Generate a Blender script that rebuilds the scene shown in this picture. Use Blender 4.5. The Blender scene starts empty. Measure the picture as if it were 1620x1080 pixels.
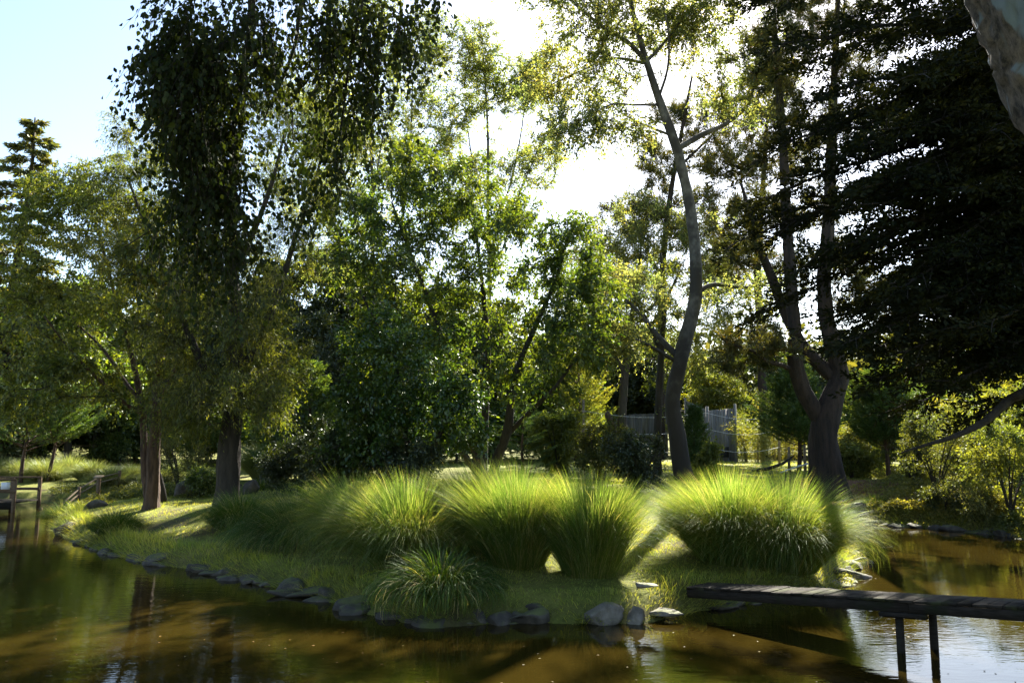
import bpy, math, random
import numpy as np
from mathutils import Vector

R = math.radians
scene = bpy.context.scene
COL = scene.collection

# ------------------------------------------------------------------ camera
CAM_Z, PITCH, FPX = 2.4, R(6.9), 1241.0
cam_data = bpy.data.cameras.new("camera")
cam = bpy.data.objects.new("camera", cam_data)
COL.objects.link(cam)
cam.location = (0, 0, CAM_Z)
cam.rotation_euler = (R(90) + PITCH, 0, 0)
cam_data.sensor_width = 36.0
cam_data.lens = 36.0 * FPX / 1620.0
cam_data.clip_start, cam_data.clip_end = 0.05, 2000.0
scene.camera = cam

# ------------------------------------------------------------------ light
SUN_AZ, SUN_EL = R(17.5), R(36.0)          # azimuth from +Y towards +X
world = bpy.data.worlds.new("World")
scene.world = world
world.use_nodes = True
wn = world.node_tree
bg = wn.nodes["Background"]
sky = wn.nodes.new("ShaderNodeTexSky")
sky.sky_type = 'NISHITA'
sky.sun_disc = False
sky.sun_elevation = SUN_EL
sky.sun_rotation = SUN_AZ
sky.air_density, sky.dust_density, sky.ozone_density = 1.0, 0.7, 1.0
wn.links.new(sky.outputs[0], bg.inputs[0])
bg.inputs[1].default_value = 0.05
sun_data = bpy.data.lights.new("sun", 'SUN')
sun_data.energy, sun_data.angle, sun_data.color = 5.0, R(0.5), (1.0, 0.93, 0.80)
sun = bpy.data.objects.new("sun", sun_data)
COL.objects.link(sun)
SUN_DIR = Vector((math.sin(SUN_AZ) * math.cos(SUN_EL), math.cos(SUN_AZ) * math.cos(SUN_EL), math.sin(SUN_EL)))
sun.rotation_euler = SUN_DIR.to_track_quat('Z', 'Y').to_euler()
sun.location = (20, 40, 40)

vs = scene.view_settings
vs.view_transform, vs.look, vs.gamma, vs.use_curve_mapping = 'Standard', 'None', 1.0, False
vs.exposure = 2.7
cy = scene.cycles
cy.use_denoising = True
cy.max_bounces, cy.diffuse_bounces, cy.glossy_bounces = 7, 4, 3
cy.transmission_bounces, cy.transparent_max_bounces = 4, 4
cy.sample_clamp_indirect = 6.0
cy.caustics_reflective = cy.caustics_refractive = False

# ------------------------------------------------------------------ picture <-> world
CP, SP = math.cos(PITCH), math.sin(PITCH)


def ray(px, py):
    cx, cyy = (px - 810.0) / FPX, (540.0 - py) / FPX
    return np.array((cx, CP - cyy * SP, SP + cyy * CP))


def at(px, py, depth):
    d = ray(px, py)
    return np.array((0, 0, CAM_Z)) + d * (depth / d[1])


def at_z(px, py, z=0.0):
    d = ray(px, py)
    return np.array((0, 0, CAM_Z)) + d * ((z - CAM_Z) / d[2])


# ------------------------------------------------------------------ mesh helpers
def build(name, verts, faces, mat, parent=None, smooth=False):
    """verts (n,3); faces: list of (m,k) int arrays; ONE mesh object"""
    verts = np.asarray(verts, dtype=np.float32)
    me = bpy.data.meshes.new(name)
    faces = [np.asarray(f, dtype=np.int32) for f in faces if len(f)]
    me.vertices.add(len(verts))
    me.vertices.foreach_set("co", verts.ravel())
    loops = np.concatenate([f.ravel() for f in faces])
    sizes = np.concatenate([np.full(len(f), f.shape[1], dtype=np.int32) for f in faces])
    starts = np.concatenate([[0], np.cumsum(sizes)[:-1]]).astype(np.int32)
    me.loops.add(len(loops))
    me.loops.foreach_set("vertex_index", loops)
    me.polygons.add(len(sizes))
    me.polygons.foreach_set("loop_start", starts)
    me.polygons.foreach_set("loop_total", sizes)
    if smooth:
        me.polygons.foreach_set("use_smooth", np.ones(len(sizes), dtype=bool))
    me.update(calc_edges=True)
    me.validate()
    me.materials.append(mat)
    o = bpy.data.objects.new(name, me)
    COL.objects.link(o)
    if parent is not None:
        o.parent = parent
    return o


class MB:
    """collects boxes, tubes and blobs for one mesh"""
    def __init__(self):
        self.v, self.f, self.n = [], {}, 0

    def add(self, v, faces):
        v = np.asarray(v, dtype=float)
        for f in faces:
            f = np.asarray(f, dtype=int)
            self.f.setdefault(f.shape[1], []).append(f + self.n)
        self.v.append(v)
        self.n += len(v)

    def box(self, c, size, rz=0.0, jit=0.0, tilt=(0, 0), rng=None):
        sx, sy, sz = [s / 2 for s in size]
        b = min(sx, sy, sz) * 0.12
        pts = []
        for z, ins in ((-sz, b), (-sz + b, 0), (sz - b, 0), (sz, b)):
            for x, y in ((-1, -1), (1, -1), (1, 1), (-1, 1)):
                pts.append((x * (sx - ins), y * (sy - ins), z))
        pts = np.array(pts)
        if jit and rng is not None:
            pts += rng.normal(0, jit, pts.shape)
        if tilt != (0, 0):
            a, bb = tilt
            ca, sa = math.cos(a), math.sin(a)
            pts = pts @ np.array(((1, 0, 0), (0, ca, sa), (0, -sa, ca)))
            cb, sb = math.cos(bb), math.sin(bb)
            pts = pts @ np.array(((cb, 0, -sb), (0, 1, 0), (sb, 0, cb)))
        c_, s_ = math.cos(rz), math.sin(rz)
        pts = pts @ np.array(((c_, s_, 0), (-s_, c_, 0), (0, 0, 1))) + np.asarray(c, dtype=float)
        q = [(3, 2, 1, 0), (12, 13, 14, 15)]
        for l in range(3):
            for k in range(4):
                a, b2 = l * 4 + k, l * 4 + (k + 1) % 4
                q.append((a, b2, b2 + 4, a + 4))
        self.add(pts, [np.array(q)])

    def tube(self, pts, rad, sides=8, cap=True, bump=0.0, rng=None, flare=False):
        v, q, t = tube_arrays(pts, rad, sides, cap, bump, rng, flare)
        self.add(v, [x for x in (q, t) if len(x)])

    def make(self, name, mat, parent=None, smooth=False):
        return build(name, np.concatenate(self.v), [np.concatenate(a) for a in self.f.values()], mat, parent, smooth)


def tube_arrays(pts, rad, sides=8, cap=True, bump=0.0, rng=None, flare=False):
    pts = np.asarray(pts, dtype=float)
    n = len(pts)
    rad = np.broadcast_to(np.asarray(rad, dtype=float), (n,))
    tan = np.gradient(pts, axis=0)
    tan /= np.linalg.norm(tan, axis=1, keepdims=True) + 1e-9
    ref = np.array((0.31, 0.95, 0.02)) if abs(tan[0][2]) > 0.7 else np.array((0, 0, 1.0))
    u = np.cross(tan, ref)
    u /= np.linalg.norm(u, axis=1, keepdims=True) + 1e-9
    w = np.cross(tan, u)
    ang = np.arange(sides) * 2 * math.pi / sides
    r = rad[:, None] * np.ones((1, sides))
    if bump and rng is not None:
        ph = rng.uniform(0, 50, 4)
        s_ = np.concatenate(([0], np.cumsum(np.linalg.norm(np.diff(pts, axis=0), axis=1))))[:, None] / (np.mean(rad) * 2 + 1e-6)
        ca, sa = np.cos(ang)[None], np.sin(ang)[None]
        r = r * (1 + bump * 1.1 * vnoise(1.3 * ca + ph[0] + 0 * s_, 1.3 * sa + s_ * 0.7 + ph[1], 1)
                 + bump * 0.9 * vnoise(3.6 * ca + ph[2] + s_ * 0.35, 3.6 * sa + ph[3] + 0 * s_, 2)
                 + bump * 0.6 * vnoise(6.5 * ca + ph[1] + s_ * 0.8, 6.5 * sa + ph[0] + s_ * 0.8, 3))
    if flare and rng is not None:                     # buttress roots at the foot of a trunk
        hh = pts[:, 2:3] - pts[0, 2]
        lob = np.clip(np.sin(5 * ang + rng.uniform(0, 6))[None] + 0.6 * np.sin(3 * ang + rng.uniform(0, 6))[None], -0.3, 1.3)
        r = r * (1 + np.exp(-hh / (1.6 * rad.max())) * (0.10 + 0.17 * lob))
    v = pts[:, None] + r[..., None] * (np.cos(ang)[None, :, None] * u[:, None] + np.sin(ang)[None, :, None] * w[:, None])
    v = v.reshape(-1, 3)
    i = np.arange(n - 1)[:, None] * sides
    k = np.arange(sides)[None]
    k2 = (k + 1) % sides
    q = np.stack((i + k, i + k2, i + sides + k2, i + sides + k), axis=-1).reshape(-1, 4)
    t = np.zeros((0, 3), int)
    if cap:
        v = np.vstack((v, pts[0], pts[-1]))
        kk = np.arange(sides)
        t = np.vstack((np.stack((kk, np.full(sides, n * sides), (kk + 1) % sides), -1),
                       np.stack(((n - 1) * sides + kk, (n - 1) * sides + (kk + 1) % sides, np.full(sides, n * sides + 1)), -1)))
    return v, q, t


def smooth_path(pts, per=4):
    """Catmull-Rom through rows of any width"""
    p = np.asarray(pts, dtype=float)
    if len(p) < 3:
        tt = np.linspace(0, 1, per + 1)[:, None]
        return p[0] * (1 - tt) + p[1] * tt
    q = np.vstack((2 * p[0] - p[1], p, 2 * p[-1] - p[-2]))
    out = []
    for i in range(1, len(q) - 2):
        for k in range(per):
            t = k / per
            a, b, c, d = q[i - 1], q[i], q[i + 1], q[i + 2]
            out.append(0.5 * (2 * b + (c - a) * t + (2 * a - 5 * b + 4 * c - d) * t * t + (3 * b - a - 3 * c + d) * t ** 3))
    out.append(p[-1])
    return np.array(out)


def tag(o, label=None, cat=None, group=None, kind=None):
    if label: o["label"] = label
    if cat: o["category"] = cat
    if group: o["group"] = group
    if kind: o["kind"] = kind
    return o


def empty(name, loc, label=None, cat=None, group=None, rz=0.0):
    o = bpy.data.objects.new(name, None)
    o.empty_display_size = 0.3
    COL.objects.link(o)
    o.location = loc
    o.rotation_euler = (0, 0, rz)
    return tag(o, label, cat, group)


def copy_tree(o, parent=None):
    c = o.copy()
    COL.objects.link(c)
    if parent is not None:
        c.parent = parent
    for ch in list(o.children):
        copy_tree(ch, c)
    return c


def sstep(a, b, x):
    t = np.clip((np.asarray(x, dtype=float) - a) / (b - a), 0, 1)
    return t * t * (3 - 2 * t)


def vnoise(x, y, seed=0):
    """cheap smooth value noise, -1..1"""
    x, y = np.asarray(x, dtype=float), np.asarray(y, dtype=float)
    xi, yi = np.floor(x).astype(int), np.floor(y).astype(int)
    fx, fy = x - xi, y - yi
    fx, fy = fx * fx * (3 - 2 * fx), fy * fy * (3 - 2 * fy)

    def h(a, b):
        n = (a * 374761393 + b * 668265263 + seed * 982451653) & 0x7FFFFFFF
        n = ((n ^ (n >> 13)) * 1274126177) & 0x7FFFFFFF
        return ((n ^ (n >> 16)) & 0xFFFF) / 32767.5 - 1
    return (h(xi, yi) * (1 - fx) + h(xi + 1, yi) * fx) * (1 - fy) + (h(xi, yi + 1) * (1 - fx) + h(xi + 1, yi + 1) * fx) * fy


# ------------------------------------------------------------------ materials
def new_mat(name):
    m = bpy.data.materials.new(name)
    m.use_nodes = True
    nt = m.node_tree
    nt.nodes.clear()
    out = nt.nodes.new("ShaderNodeOutputMaterial")
    return m, nt, out


def nd(nt, typ, **inputs):
    n = nt.nodes.new(typ)
    for k, v in inputs.items():
        n.inputs[k.replace("_", " ")].default_value = v
    return n


def ramp(nt, fac, stops):
    r = nt.nodes.new("ShaderNodeValToRGB")
    el = r.color_ramp.elements
    while len(el) < len(stops):
        el.new(0.5)
    for e, (p, c) in zip(el, stops):
        e.position = p
        e.color = (*c, 1) if len(c) == 3 else c
    nt.links.new(fac, r.inputs[0])
    return r.outputs[0]


def noise(nt, scale, detail=4, rough=0.55, vec=None, stretch=None, coord="Object"):
    n = nd(nt, "ShaderNodeTexNoise", Scale=scale, Detail=detail, Roughness=rough)
    tc = nt.nodes.new("ShaderNodeTexCoord")
    src = tc.outputs[coord]
    if stretch:
        mp = nt.nodes.new("ShaderNodeMapping")
        mp.inputs["Scale"].default_value = stretch
        nt.links.new(src, mp.inputs[0])
        src = mp.outputs[0]
    nt.links.new(src, n.inputs["Vector"])
    return n.outputs[0]


def mix_col(nt, fac, a, b, mode='MIX'):
    m = nt.nodes.new("ShaderNodeMix")
    m.data_type, m.blend_type = 'RGBA', mode
    for sock, val in ((m.inputs[0], fac), (m.inputs[6], a), (m.inputs[7], b)):
        if isinstance(val, (int, float)):
            sock.default_value = val
        elif isinstance(val, tuple):
            sock.default_value = (*val, 1)
        else:
            nt.links.new(val, sock)
    return m.outputs[2]


def leaf_mat(name, dark, mid, light, trans=0.5, tint=(1.5, 1.35, 0.35), gloss=0.03, rough=0.5, hue_scale=0.6, dry=None, dryf=0.018):
    m, nt, out = new_mat(name)
    geo = nt.nodes.new("ShaderNodeNewGeometry")
    stops = [(0.0, dark), (0.55, mid), (0.97, light)]
    if dry:
        stops = [(0.0, dark), (0.55, mid), (1.0 - 2.2 * dryf, light), (1.0 - dryf, dry)]
    c = ramp(nt, geo.outputs["Random Per Island"], stops)
    nz = noise(nt, hue_scale, 2)
    shift = ramp(nt, nz, [(0.35, (0.72, 0.85, 0.9)), (0.65, (1.2, 1.08, 0.9))])
    c = mix_col(nt, 1.0, c, shift, 'MULTIPLY')
    dif = nt.nodes.new("ShaderNodeBsdfDiffuse")
    nt.links.new(c, dif.inputs[0])
    tr = nt.nodes.new("ShaderNodeBsdfTranslucent")
    tcol = mix_col(nt, 1.0, c, tint, 'MULTIPLY')
    nt.links.new(tcol, tr.inputs[0])
    mx = nt.nodes.new("ShaderNodeMixShader")
    mx.inputs[0].default_value = trans
    nt.links.new(dif.outputs[0], mx.inputs[1])
    nt.links.new(tr.outputs[0], mx.inputs[2])
    gl = nd(nt, "ShaderNodeBsdfGlossy", Roughness=rough)
    gl.inputs[0].default_value = (0.9, 0.95, 0.9, 1)
    m2 = nt.nodes.new("ShaderNodeMixShader")
    m2.inputs[0].default_value = gloss
    nt.links.new(mx.outputs[0], m2.inputs[1])
    nt.links.new(gl.outputs[0], m2.inputs[2])
    nt.links.new(m2.outputs[0], out.inputs[0])
    return m


def bark_mat(name, dark, light, scale=6.0, stretch=(1, 1, 0.18), patch=None, bump=0.9, moss=None):
    m, nt, out = new_mat(name)
    n1 = noise(nt, scale, 8, 0.75, stretch=stretch)
    c = ramp(nt, n1, [(0.38, dark), (0.62, light)])
    if patch:
        n2 = noise(nt, 1.3, 3, 0.6)
        f = ramp(nt, n2, [(0.45, (0, 0, 0)), (0.56, (1, 1, 1))])
        c = mix_col(nt, f, c, patch)
    if moss:
        n3 = noise(nt, 2.1, 4, 0.6)
        f = ramp(nt, n3, [(0.5, (0, 0, 0)), (0.66, (1, 1, 1))])
        c = mix_col(nt, f, c, moss)
    b = nd(nt, "ShaderNodeBsdfPrincipled", Roughness=0.9)
    nt.links.new(c, b.inputs["Base Color"])
    bp = nd(nt, "ShaderNodeBump", Strength=bump, Distance=0.09)
    nt.links.new(n1, bp.inputs["Height"])
    nt.links.new(bp.outputs[0], b.inputs["Normal"])
    nt.links.new(b.outputs[0], out.inputs[0])
    return m


def peel_mat(side):
    """pale smooth bark, brown shaggy bark left standing on one side of the trunk"""
    m, nt, out = new_mat("peeling_bark")
    n1 = noise(nt, 7.0, 6, 0.65, stretch=(1, 1, 0.3))
    n2 = noise(nt, 16.0, 8, 0.8, stretch=(1, 1, 0.4))
    n4 = noise(nt, 3.0, 4, 0.6)
    pale = ramp(nt, n1, [(0.30, (0.06, 0.07, 0.08)), (0.42, (0.11, 0.14, 0.165)), (0.7, (0.16, 0.195, 0.23))])
    brown = ramp(nt, n2, [(0.40, (0.015, 0.012, 0.010)), (0.60, (0.14, 0.11, 0.09))])
    geo = nt.nodes.new("ShaderNodeNewGeometry")
    dot = nt.nodes.new("ShaderNodeVectorMath"); dot.operation = 'DOT_PRODUCT'
    nt.links.new(geo.outputs["Normal"], dot.inputs[0])
    dot.inputs[1].default_value = Vector(side).normalized()
    ma = nt.nodes.new("ShaderNodeMath"); ma.operation = 'MULTIPLY_ADD'
    nt.links.new(n4, ma.inputs[0]); ma.inputs[1].default_value = 0.3
    nt.links.new(dot.outputs["Value"], ma.inputs[2])
    hv = nt.nodes.new("ShaderNodeMath"); hv.operation = 'MULTIPLY'; hv.inputs[1].default_value = 0.5
    nt.links.new(ma.outputs[0], hv.inputs[0])
    f = ramp(nt, hv.outputs[0], [(0.44, (0, 0, 0)), (0.49, (1, 1, 1))])
    c = mix_col(nt, f, pale, brown)
    b = nd(nt, "ShaderNodeBsdfPrincipled", Roughness=0.85)
    nt.links.new(c, b.inputs["Base Color"])
    bp = nd(nt, "ShaderNodeBump", Strength=0.5, Distance=0.02)
    nt.links.new(n2, bp.inputs["Height"]); nt.links.new(bp.outputs[0], b.inputs["Normal"])
    nt.links.new(b.outputs[0], out.inputs[0])
    return m


def foot_bark(m, z0, z1, dark):
    """old rough dark bark on the lower trunk, pale smooth bark above"""
    nt = m.node_tree
    b = [n for n in nt.nodes if n.type == 'BSDF_PRINCIPLED'][0]
    src = b.inputs["Base Color"].links[0].from_socket
    tc = nt.nodes.new("ShaderNodeTexCoord")
    sep = nt.nodes.new("ShaderNodeSeparateXYZ")
    nt.links.new(tc.outputs["Object"], sep.inputs[0])
    nz = noise(nt, 2.0, 5, 0.6)
    ad = nt.nodes.new("ShaderNodeMath"); ad.operation = 'MULTIPLY_ADD'
    nt.links.new(nz, ad.inputs[0]); ad.inputs[1].default_value = (z1 - z0)
    nt.links.new(sep.outputs[2], ad.inputs[2])
    mr = nt.nodes.new("ShaderNodeMapRange")
    mr.inputs[1].default_value, mr.inputs[2].default_value = z0 + (z1 - z0) * .5, z1 + (z1 - z0) * .5
    nt.links.new(ad.outputs[0], mr.inputs[0])
    c = mix_col(nt, mr.outputs[0], dark, src)
    nt.links.new(c, b.inputs["Base Color"])


def rock_mat(name="rock", c0=(0.016, 0.013, 0.010), c1=(0.045, 0.038, 0.029), c2=(0.13, 0.112, 0.088)):
    m, nt, out = new_mat(name)
    n1 = noise(nt, 3.0, 8, 0.65)
    c = ramp(nt, n1, [(0.3, c0), (0.5, c1), (0.72, c2)])
    n2 = noise(nt, 1.7, 5, 0.6)
    geo = nt.nodes.new("ShaderNodeNewGeometry")
    sep = nt.nodes.new("ShaderNodeSeparateXYZ")
    nt.links.new(geo.outputs["Normal"], sep.inputs[0])
    mul = nt.nodes.new("ShaderNodeMath"); mul.operation = 'MULTIPLY'
    nt.links.new(n2, mul.inputs[0]); nt.links.new(sep.outputs[2], mul.inputs[1])
    f = ramp(nt, mul.outputs[0], [(0.36, (0, 0, 0)), (0.5, (1, 1, 1))])
    c = mix_col(nt, f, c, (0.075, 0.085, 0.02))
    b = nd(nt, "ShaderNodeBsdfPrincipled", Roughness=0.85)
    nt.links.new(c, b.inputs["Base Color"])
    bp = nd(nt, "ShaderNodeBump", Strength=0.7, Distance=0.06)
    nt.links.new(n1, bp.inputs["Height"]); nt.links.new(bp.outputs[0], b.inputs["Normal"])
    nt.links.new(b.outputs[0], out.inputs[0])
    return m


def wood_mat(name, dark, light, stretch=(2, 2, 14), scale=4.0, moss=None):
    m, nt, out = new_mat(name)
    n1 = noise(nt, scale, 6, 0.6, stretch=stretch)
    c = ramp(nt, n1, [(0.3, dark), (0.7, light)])
    geo = nt.nodes.new("ShaderNodeNewGeometry")
    v = ramp(nt, geo.outputs["Random Per Island"], [(0, (0.7, 0.7, 0.72)), (1, (1.2, 1.15, 1.1))])
    c = mix_col(nt, 1.0, c, v, 'MULTIPLY')
    if moss:
        n3 = noise(nt, 2.6, 5, 0.65)
        f = ramp(nt, n3, [(0.52, (0, 0, 0)), (0.68, (1, 1, 1))])
        c = mix_col(nt, f, c, moss)
    b = nd(nt, "ShaderNodeBsdfPrincipled", Roughness=0.9)
    b.inputs["Specular IOR Level"].default_value = 0.08
    nt.links.new(c, b.inputs["Base Color"])
    bp = nd(nt, "ShaderNodeBump", Strength=0.35, Distance=0.01)
    nt.links.new(n1, bp.inputs["Height"]); nt.links.new(bp.outputs[0], b.inputs["Normal"])
    nt.links.new(b.outputs[0], out.inputs[0])
    return m


def plain_mat(name, col, rough=0.6):
    m, nt, out = new_mat(name)
    n1 = noise(nt, 7.0, 4, 0.6)
    c = ramp(nt, n1, [(0.3, tuple(x * 0.8 for x in col)), (0.7, col)])
    b = nd(nt, "ShaderNodeBsdfPrincipled", Roughness=rough)
    nt.links.new(c, b.inputs["Base Color"])
    nt.links.new(b.outputs[0], out.inputs[0])
    return m


def ground_mat(red_spot):
    m, nt, out = new_mat("ground")
    n1 = noise(nt, 1.4, 8, 0.7)
    n2 = noise(nt, 14.0, 6, 0.75)
    c = ramp(nt, n1, [(0.3, (0.08, 0.11, 0.02)), (0.5, (0.15, 0.17, 0.035)), (0.72, (0.25, 0.235, 0.075))])
    c2 = ramp(nt, n2, [(0.3, (0.5, 0.5, 0.45)), (0.7, (1.25, 1.2, 1.1))])
    c = mix_col(nt, 1.0, c, c2, 'MULTIPLY')
    geo = nt.nodes.new("ShaderNodeNewGeometry")
    sep = nt.nodes.new("ShaderNodeSeparateXYZ")
    nt.links.new(geo.outputs["Normal"], sep.inputs[0])
    npz = noise(nt, 0.55, 6, 0.7)
    worn = ramp(nt, npz, [(0.36, (0.75, 0.75, 0.75)), (0.44, (0, 0, 0))])
    c = mix_col(nt, worn, c, (0.085, 0.066, 0.035))
    f = ramp(nt, sep.outputs[2], [(0.72, (1, 1, 1)), (0.9, (0, 0, 0))])
    soil = ramp(nt, n2, [(0.3, (0.03, 0.022, 0.013)), (0.7, (0.085, 0.065, 0.04))])
    c = mix_col(nt, f, c, soil)
    dist = nt.nodes.new("ShaderNodeVectorMath"); dist.operation = 'DISTANCE'
    nt.links.new(geo.outputs["Position"], dist.inputs[0])
    dist.inputs[1].default_value = red_spot
    add = nt.nodes.new("ShaderNodeMath"); add.operation = 'MULTIPLY_ADD'
    nt.links.new(n1, add.inputs[0]); add.inputs[1].default_value = 3.0
    nt.links.new(dist.outputs["Value"], add.inputs[2])
    dv = nt.nodes.new("ShaderNodeMath"); dv.operation = 'DIVIDE'
    nt.links.new(add.outputs[0], dv.inputs[0]); dv.inputs[1].default_value = 10.0
    f2 = ramp(nt, dv.outputs[0], [(0.36, (1, 1, 1)), (0.46, (0, 0, 0))])
    red = ramp(nt, n2, [(0.3, (0.12, 0.06, 0.035)), (0.7, (0.26, 0.15, 0.10))])
    c = mix_col(nt, f2, c, red)
    b = nd(nt, "ShaderNodeBsdfPrincipled", Roughness=0.95)
    b.inputs["Specular IOR Level"].default_value = 0.15
    nt.links.new(c, b.inputs["Base Color"])
    bp = nd(nt, "ShaderNodeBump", Strength=0.8, Distance=0.06)
    nt.links.new(n2, bp.inputs["Height"]); nt.links.new(bp.outputs[0], b.inputs["Normal"])
    nt.links.new(b.outputs[0], out.inputs[0])
    return m


def water_mat():
    m, nt, out = new_mat("pond_water")
    n0 = noise(nt, 0.35, 3, 0.5)
    c = ramp(nt, n0, [(0.35, (0.0165, 0.0112, 0.0018)), (0.65, (0.0215, 0.0150, 0.0025))])
    b = nd(nt, "ShaderNodeBsdfPrincipled", Roughness=0.03, IOR=1.33)
    nt.links.new(c, b.inputs["Base Color"])
    r1 = noise(nt, 2.6, 3, 0.5, stretch=(0.7, 1.7, 1))
    r2 = noise(nt, 11.0, 2, 0.5, stretch=(0.6, 1.6, 1))
    area = noise(nt, 0.22, 2, 0.5)
    amp = ramp(nt, area, [(0.35, (0.12, 0.12, 0.12)), (0.62, (1, 1, 1))])
    mul = nt.nodes.new("ShaderNodeMath"); mul.operation = 'MULTIPLY'
    nt.links.new(r2, mul.inputs[0]); nt.links.new(amp, mul.inputs[1])
    ad = nt.nodes.new("ShaderNodeMath"); ad.operation = 'MULTIPLY_ADD'
    nt.links.new(mul.outputs[0], ad.inputs[0]); ad.inputs[1].default_value = 0.75
    nt.links.new(r1, ad.inputs[2])
    bp = nd(nt, "ShaderNodeBump", Strength=0.5, Distance=0.006)
    nt.links.new(ad.outputs[0], bp.inputs["Height"])
    nt.links.new(bp.outputs[0], b.inputs["Normal"])
    nt.links.new(b.outputs[0], out.inputs[0])
    return m


M = {}
M['willow'] = leaf_mat("willow_leaf", (0.0631, 0.0796, 0.0161), (0.1209, 0.1275, 0.0252), (0.1998, 0.1877, 0.0436), 0.55, tint=(1.25, 1.35, 0.35))
M['green'] = leaf_mat("green_leaf", (0.04, 0.075, 0.014), (0.08, 0.125, 0.02), (0.15, 0.19, 0.036), 0.55, gloss=0.04)
M['green_sunlit'] = leaf_mat("sunlit_green_leaf", (0.0720, 0.1020, 0.0216), (0.1380, 0.1740, 0.0360), (0.2280, 0.2400, 0.0600), 0.62, tint=(1.55, 1.4, 0.4), gloss=0.04)  # green leaf made lighter and yellower; sunlight on the left crown put into colour
M['glossy'] = leaf_mat("glossy_leaf", (0.0270, 0.0576, 0.0096), (0.0450, 0.0900, 0.0120), (0.0900, 0.1440, 0.0176), 0.42, gloss=0.06, rough=0.42)
M['poplar'] = leaf_mat("poplar_leaf", (0.0900, 0.1200, 0.0270), (0.1650, 0.1875, 0.0420), (0.2550, 0.2550, 0.0750), 0.68, tint=(1.55, 1.6, 0.95), gloss=0.03, dry=(0.3000, 0.2400, 0.0450))
M['aspen'] = leaf_mat("aspen_leaf", (0.0798, 0.1015, 0.0362), (0.1450, 0.1595, 0.0435), (0.2610, 0.2392, 0.0725), 0.65, tint=(1.55, 1.6, 1.0), gloss=0.03, dry=(0.3190, 0.2465, 0.0435))
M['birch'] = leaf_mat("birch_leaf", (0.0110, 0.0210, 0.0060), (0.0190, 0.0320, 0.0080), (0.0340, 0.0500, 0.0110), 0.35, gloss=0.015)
M['pine'] = leaf_mat("pine_needle", (0.035, 0.045, 0.015), (0.065, 0.07, 0.02), (0.12, 0.11, 0.035), 0.35, gloss=0.04, dry=(0.16, 0.09, 0.03))
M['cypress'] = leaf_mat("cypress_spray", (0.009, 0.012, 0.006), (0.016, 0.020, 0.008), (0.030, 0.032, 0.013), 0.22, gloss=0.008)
M['conifer'] = leaf_mat("conifer_spray", (0.0390, 0.0780, 0.0260), (0.0715, 0.1235, 0.0390), (0.1300, 0.1820, 0.0585), 0.4, gloss=0.04)
M['goldfir'] = leaf_mat("drooping_spray", (0.0562, 0.0750, 0.0312), (0.1063, 0.1187, 0.0438), (0.1875, 0.1750, 0.0625), 0.4, gloss=0.05)
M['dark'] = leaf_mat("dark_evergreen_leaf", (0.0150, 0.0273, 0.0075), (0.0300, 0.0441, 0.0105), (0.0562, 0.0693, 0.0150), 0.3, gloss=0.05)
M['bamboo'] = leaf_mat("bamboo_leaf", (0.1200, 0.1440, 0.0240), (0.1920, 0.2040, 0.0420), (0.2880, 0.2760, 0.0720), 0.5, gloss=0.05)
M['shrub'] = leaf_mat("shrub_leaf", (0.05, 0.065, 0.022), (0.085, 0.10, 0.03), (0.15, 0.16, 0.05), 0.5, gloss=0.025)
M['pale'] = leaf_mat("pale_leaf", (0.10, 0.13, 0.03), (0.15, 0.17, 0.04), (0.22, 0.24, 0.08), 0.5, gloss=0.025)
M['wood_far'] = leaf_mat("far_wood_leaf", (0.03, 0.042, 0.016), (0.06, 0.07, 0.022), (0.11, 0.11, 0.04), 0.4, gloss=0.03, hue_scale=0.09)
M['miscanthus'] = leaf_mat("miscanthus_blade", (0.085, 0.135, 0.028), (0.14, 0.20, 0.042), (0.24, 0.285, 0.085), 0.58, tint=(1.4, 1.35, 0.55), gloss=0.02, rough=0.5, hue_scale=1.2, dry=(0.38, 0.34, 0.18), dryf=0.08)
M['miscanthus_dark'] = leaf_mat("green_sedge_blade", (0.04, 0.09, 0.016), (0.07, 0.125, 0.02), (0.11, 0.17, 0.03), 0.5, tint=(1.4, 1.3, 0.3), gloss=0.02, rough=0.5, dry=(0.45, 0.40, 0.26), dryf=0.07)
M['straw'] = leaf_mat("straw_stem", (0.16, 0.14, 0.04), (0.25, 0.21, 0.07), (0.38, 0.33, 0.15), 0.4, gloss=0.05)
M['litter'] = leaf_mat("dry_leaf", (0.07, 0.04, 0.018), (0.16, 0.10, 0.04), (0.3, 0.22, 0.08), 0.3, gloss=0.03)
M['reed'] = leaf_mat("pale_reed", (0.1150, 0.1380, 0.0403), (0.1725, 0.1955, 0.0575), (0.2760, 0.2760, 0.1035), 0.5, tint=(1.2, 1.25, 0.75), gloss=0.04)
M['lawn'] = leaf_mat("lawn_blade", (0.1684, 0.2245, 0.0350), (0.2666, 0.3087, 0.0561), (0.4209, 0.4069, 0.1263), 0.5, tint=(2.0, 1.8, 0.5), gloss=0.04, hue_scale=0.8, dry=(0.3450, 0.2990, 0.1380))
M['cover'] = leaf_mat("ground_cover_leaf", (0.1035, 0.1265, 0.0403), (0.1725, 0.1840, 0.0575), (0.2760, 0.2645, 0.1035), 0.5, gloss=0.025)
M['bark'] = bark_mat("brown_bark", (0.0150, 0.0110, 0.0075), (0.0500, 0.0390, 0.0275), moss=(0.0250, 0.0275, 0.0100))
M['bark_red'] = bark_mat("red_brown_bark", (0.0350, 0.0196, 0.0126), (0.1190, 0.0700, 0.0455), scale=9)
M['bark_grey'] = bark_mat("grey_smooth_bark", (0.0558, 0.0496, 0.0403), (0.1488, 0.1364, 0.1116), scale=5, stretch=(1, 1, 0.7), patch=(0.0434, 0.0372, 0.0310), bump=0.25)
foot_bark(M['bark_grey'], 2.0, 6.5, (0.03, 0.024, 0.018))
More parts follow.
